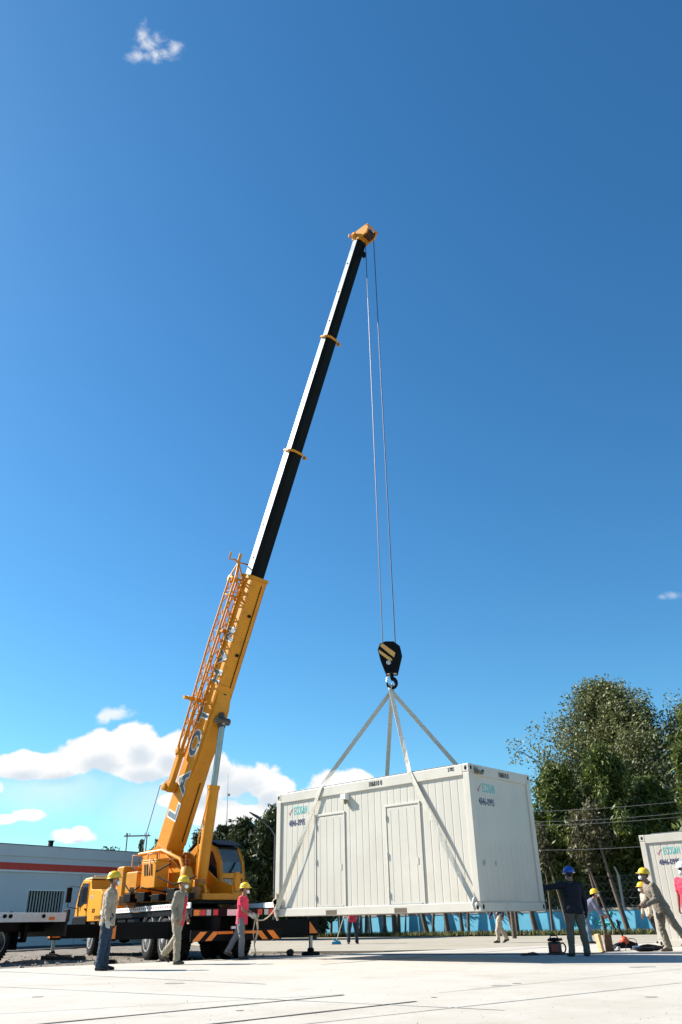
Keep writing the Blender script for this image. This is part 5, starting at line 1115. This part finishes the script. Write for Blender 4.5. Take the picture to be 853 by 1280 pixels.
# ---- tag line rope from the lower left container corner to the red-shirt man, its end hanging down
P0 = M1 @ V((-.03, CL - .1, .22)); hR, hL = jr[1][0] + jr[1][1] * .08, jr[-1][0] + jr[-1][1] * .08
mb = MB(); a, b = P0, hR; pts = [a.lerp(b, i / 10) - V((0, 0, .16 * (1 - (2 * i / 10 - 1) ** 2))) for i in range(11)]; pts += [hR.lerp(hL, .5), hL, hL + V((.03, -.05, -.25)), hL + V((-.05, -.04, -.6)), hL + V((.0, -.02, -.85))]
mb.tube(pts, .015, 7); q = hR.lerp(hL, .5); mb.tube([q, q + V((.08, -.06, -.35)), q + V((.0, -.06, -.62)), q + V((-.05, -.02, -.3)), q], .013, 6)
rp_ = mb.build('tag_line', ROPE); tag(rp_, 'tan rope from the lower left container corner to the red-shirted man at left', 'rope')
mb = MB()
for k in range(5): mb.lathe([(.06, -.015), (.075, 0), (.06, .015), (.05, 0), (.06, -.015)], 'Y', 14, c=P0 + V((.01 * k - .02, -.02 + .02 * k, .1 - .05 * k)))
mb.tube([P0 + V((0, 0, .28)), P0 + V((.03, -.02, .05)), P0 + V((-.03, 0, -.12)), P0 + V((.04, -.02, -.3))], .03, 6); mb.build('knot', ROPE, rp_)

# ---- broom
t = thing('broom', 'broom with a blue head and pale handle beside the legs under the container', 'broom', (-.55, 34.6, 0))
mb = MB(); mb.cyl((0, 0, .12), (.42, .25, 1.25), .014, 8); mb.build('handle', mat('handle_pale', (.5, .45, .35), .6), t)
mb = MB(); mb.box((0, 0, .13), (.34, .07, .06), rot=Matrix.Rotation(R(20), 3, 'Y')); mb.prism([(-.16, .1), (.16, .1), (.2, 0), (-.19, 0)], (0, -.03, 0), (1, 0, 0), (0, 0, 1), (0, 1, 0), .07); mb.build('brush_head', mat('broom_blue', (.01, .28, .45), .6), t, bevel=.008)

# ---- things on the ground at right
t = thing('welding_machine', 'black drum-shaped machine with a red label and hose loop, left of the man in navy', 'machine', (4.72, 20.4, 0), R(20)); t.scale = (.74, .74, .66)
mb = MB(); mb.lathe([(0, .02), (.19, .02), (.205, .06), (.2, .2), (.205, .36), (.17, .4), (0, .41)], n=24); mb.bb((-.2, -.2, .0), (.2, .2, .05)); mb.build('body', mat('machine_black', (.02, .018, .018), .5, dirt=(.10, .08, .07, .5)), t, bevel=.01)
mb = MB(); mb.lathe([(.0, .412), (.18, .412), (.21, .44), (.19, .49), (.1, .52), (0, .53)], n=20); mb.tube([(-.15, 0, .5), (-.1, 0, .58), (.1, 0, .58), (.15, 0, .5)], .018, 6); mb.bb((.12, -.05, .42), (.27, .05, .5)); mb.build('lid', BLK, t)
mb = MB(); k = 8
vs = []
for i in range(k + 1):
    a = R(205 + 60 * i / k)
    for z_ in (.1, .32): vs.append((math.cos(a) * .211, math.sin(a) * .211, z_))
mb.add(vs, [(2 * i, 2 * i + 2, 2 * i + 3, 2 * i + 1) for i in range(k)]); mb.build('label', mat('label_red', (.32, .04, .05), .5), t)
mb = MB(); mb.tube([(.18, 0, .12)] + [(.28 + .11 * math.cos(R(q)), .0, .20 + .15 * math.sin(R(q))) for q in range(230, -140, -30)] + [(.2, 0, .08)], .024, 8); mb.build('hose', RUB, t)
def cable(label, pts, r=.012, m=BLK):
    mb = MB(); P = [V(p) for p in pts]; out = []
    for i in range(len(P) - 1):
        p0, p1, p2, p3 = P[max(i - 1, 0)], P[i], P[i + 1], P[min(i + 2, len(P) - 1)]
        for k in range(6): q = k / 6; out.append(.5 * ((2 * p1) + (p2 - p0) * q + (2 * p0 - 5 * p1 + 4 * p2 - p3) * q * q + (3 * p1 - p0 - 3 * p2 + p3) * q ** 3))
    out.append(P[-1]); mb.tube(out, r, 6); return tag(mb.build('cable', m), label, 'cable')
cable('black power cable lying on the concrete from the drum machine towards the jack', [(4.85, 20.2, .015), (5.2, 20.7, .015), (5.7, 20.4, .015), (6.1, 21.2, .015), (6.6, 21.7, .015)])
cable('thin grey line lying on the concrete left of the drum machine', [(4.5, 20.2, .012), (3.9, 20.9, .012), (3.0, 21.2, .012), (1.8, 22.1, .012), (.8, 22.4, .012)], .01, mat('cable_grey', (.12, .11, .10), .7))
cable('curled thin cable standing up in a loop beside the tools', [(6.7, 21.6, .01), (6.85, 21.7, .25), (7.05, 21.75, .22), (7.0, 21.7, .02), (7.3, 21.8, .01), (7.5, 21.5, .01)], .008)
t = thing('timber_block', 'pale upright timber board leaning between the man in navy and the dark block', 'board', (6.10, 21.6, 0), R(10))
mb = MB(); mb.box((0, 0, .19), (.07, .2, .38), rot=Matrix.Rotation(R(-8), 3, 'Y')); mb.build('board', mat('fresh_timber', (.50, .32, .16), .8, var=.2, scale=12), t, bevel=.004)
t = thing('timber_block', 'dark brown upright timber block standing beside the pale board', 'board', (6.33, 21.65, 0), R(-5))
mb = MB(); mb.box((0, 0, .18), (.17, .16, .36)); mb.box((.0, 0, .367), (.14, .12, .012)); mb.build('board', mat('old_timber', (.13, .065, .035), .85, var=.3, scale=12), t, bevel=.006)
t = thing('trolley_jack', 'red and black jack with an upright handle on the concrete', 'jack', (6.93, 22.3, 0), R(15))
mb = MB(); mb.prism([(-.35, .04), (.3, .04), (.32, .14), (.05, .22), (-.3, .12)], (0, -.1, 0), (1, 0, 0), (0, 0, 1), (0, 1, 0), .2); mb.build('frame', BLK, t, bevel=.01)
mb = MB(); mb.lathe([(0, .14), (.11, .14), (.12, .2), (.09, .27), (.05, .30), (0, .31)], n=16); mb.build('saddle', mat('jack_red', (.55, .06, .02), .5), t)
mb = MB(); mb.cyl((.0, 0, .2), (-.09, 0, .58), .02, 8); mb.cyl((-.085, 0, .55), (-.11, 0, .68), .028, 8); mb.build('handle', BLK, t)
mb = MB()
for x in (-.28, .24):
    for y in (-.13, .13): mb.lathe([(0, y - .02), (.045, y - .02), (.045, y + .02), (0, y + .02)], 'Y', 12, c=(x, 0, .045))
mb.build('wheel', GRY, t)
t = thing('angle_grinder', 'black power tool with blue-grey end lying on concrete before the leaning man', 'tool', (7.42, 21.9, 0), R(-10))
mb = MB(); mb.tube([(-.22, 0, .06), (-.05, 0, .07), (.12, 0, .06), (.3, .02, .05)], [.05, .065, .055, .03], 12); mb.lathe([(.0, .01), (.09, .012), (.09, .02), (0, .03)], n=16, c=(.33, .02, 0)); mb.build('body', BLK, t)
mb = MB(); mb.tube([(-.42, .0, .05), (-.22, 0, .06)], [.04, .05], 12); mb.build('motor', mat('tool_blue', (.08, .13, .20), .5), t)
mb = MB(); mb.tube([(.28, 0, .05), (.3, -.14, .1)], .018, 8); mb.build('side_handle', BLK, t)
t = thing('tool_bag', 'flat dark tool bag lying just left of the leaning man\'s feet', 'bag', (7.05, 21.1, 0), R(5))
mb = MB(); ell(mb, V((0, 0, .05)), (.3, .14, .05)); ell(mb, V((.22, .03, .06)), (.14, .1, .05)); me = fuse(mb, .015, 2, .01); me.materials.append(BLK); link('body', me, t)
mb = MB(); mb.tube([(-.15, 0, .1), (-.05, 0, .14), (.1, 0, .1)], .012, 6); mb.build('handle', BLK, t)
t = thing('work_cloth', 'crumpled dark cloth lying on the concrete just left of the drum machine', 'cloth', (4.1, 20.3, 0))
t2 = MB(); ell(t2, V((0, 0, .02)), (.22, .10, .03)); ell(t2, V((.1, .04, .03)), (.1, .08, .03)); me = fuse(t2, .012, 1, .014, 5, 14); me.materials.append(mat('cloth_dark', (.04, .04, .04), .95)); link('fabric', me, t)
# ---- timber packers and stones near the outriggers
packs = [(-9.1, 26.7, .5, .35, .12, 20, 'short dark timber packer beside the front outrigger pad'), (-8.6, 26.3, .6, .2, .1, -15, 'long dark timber packer lying right of the front outrigger pad'), (-8.0, 25.9, .45, .16, .08, 30, 'small dark timber offcut in the gravel left of the man in jeans')]
for x, y, l, w_, h, a, lb in packs:
    t = thing('timber_packer', lb, 'timber', (x, y, -.08), R(a)); mb = MB(); mb.box((0, 0, h / 2), (l, w_, h)); mb.box((.05, .02, h + .02), (l * .7, w_ * .5, .04)); mb.build('block', mat('dark_timber', (.05, .038, .03), .9, var=.3), t, bevel=.008)
rs = random.Random(9); STN = mat('stone', (.24, .21, .17), .9, var=.3, scale=5)
mb = MB()
for k in range(1400):
    s_ = rs.random(); x = -14 + 17 * s_; y = 16.0 + .6 * (x + 7) + 1.2 + 16 * rs.random() ** 1.6
    if y < 22.81 + .515 / .857 * (x + 1.82) + .2: continue
    r_ = rs.uniform(.015, .05) * (2 if rs.random() < .06 else 1); M3 = Matrix.Rotation(rs.random() * 6, 3, 'Z') @ Matrix.Rotation(rs.random() * 3, 3, 'X')
    vs = [M3 @ V(p) * r_ + V((x, y, -.07)) for p in ((1, 0, 0), (-1, .2, 0), (0, 1.1, 0), (0, -.9, .1), (0, 0, .7), (.1, 0, -.8))]
    mb.add(vs, [(0, 2, 4), (2, 1, 4), (1, 3, 4), (3, 0, 4), (2, 0, 5), (1, 2, 5), (3, 1, 5), (0, 3, 5)])
tag(mb.build('gravel', STN), 'loose stones and rubble in the dirt strip around the crane', 'gravel', kind='stuff')
t = thing('rubble_stone', 'dark lump of rubble on the dirt left of the right outrigger foot', 'stone', (-1.75, 25.6, -.05))
mb = MB(); ell(mb, V((0, 0, .06)), (.11, .09, .09)); me = fuse(mb, .02, 1, .02, 3, 12); me.materials.append(mat('dark_stone', (.04, .035, .03), .95)); link('stone', me, t)

scene.render.engine = 'CYCLES'
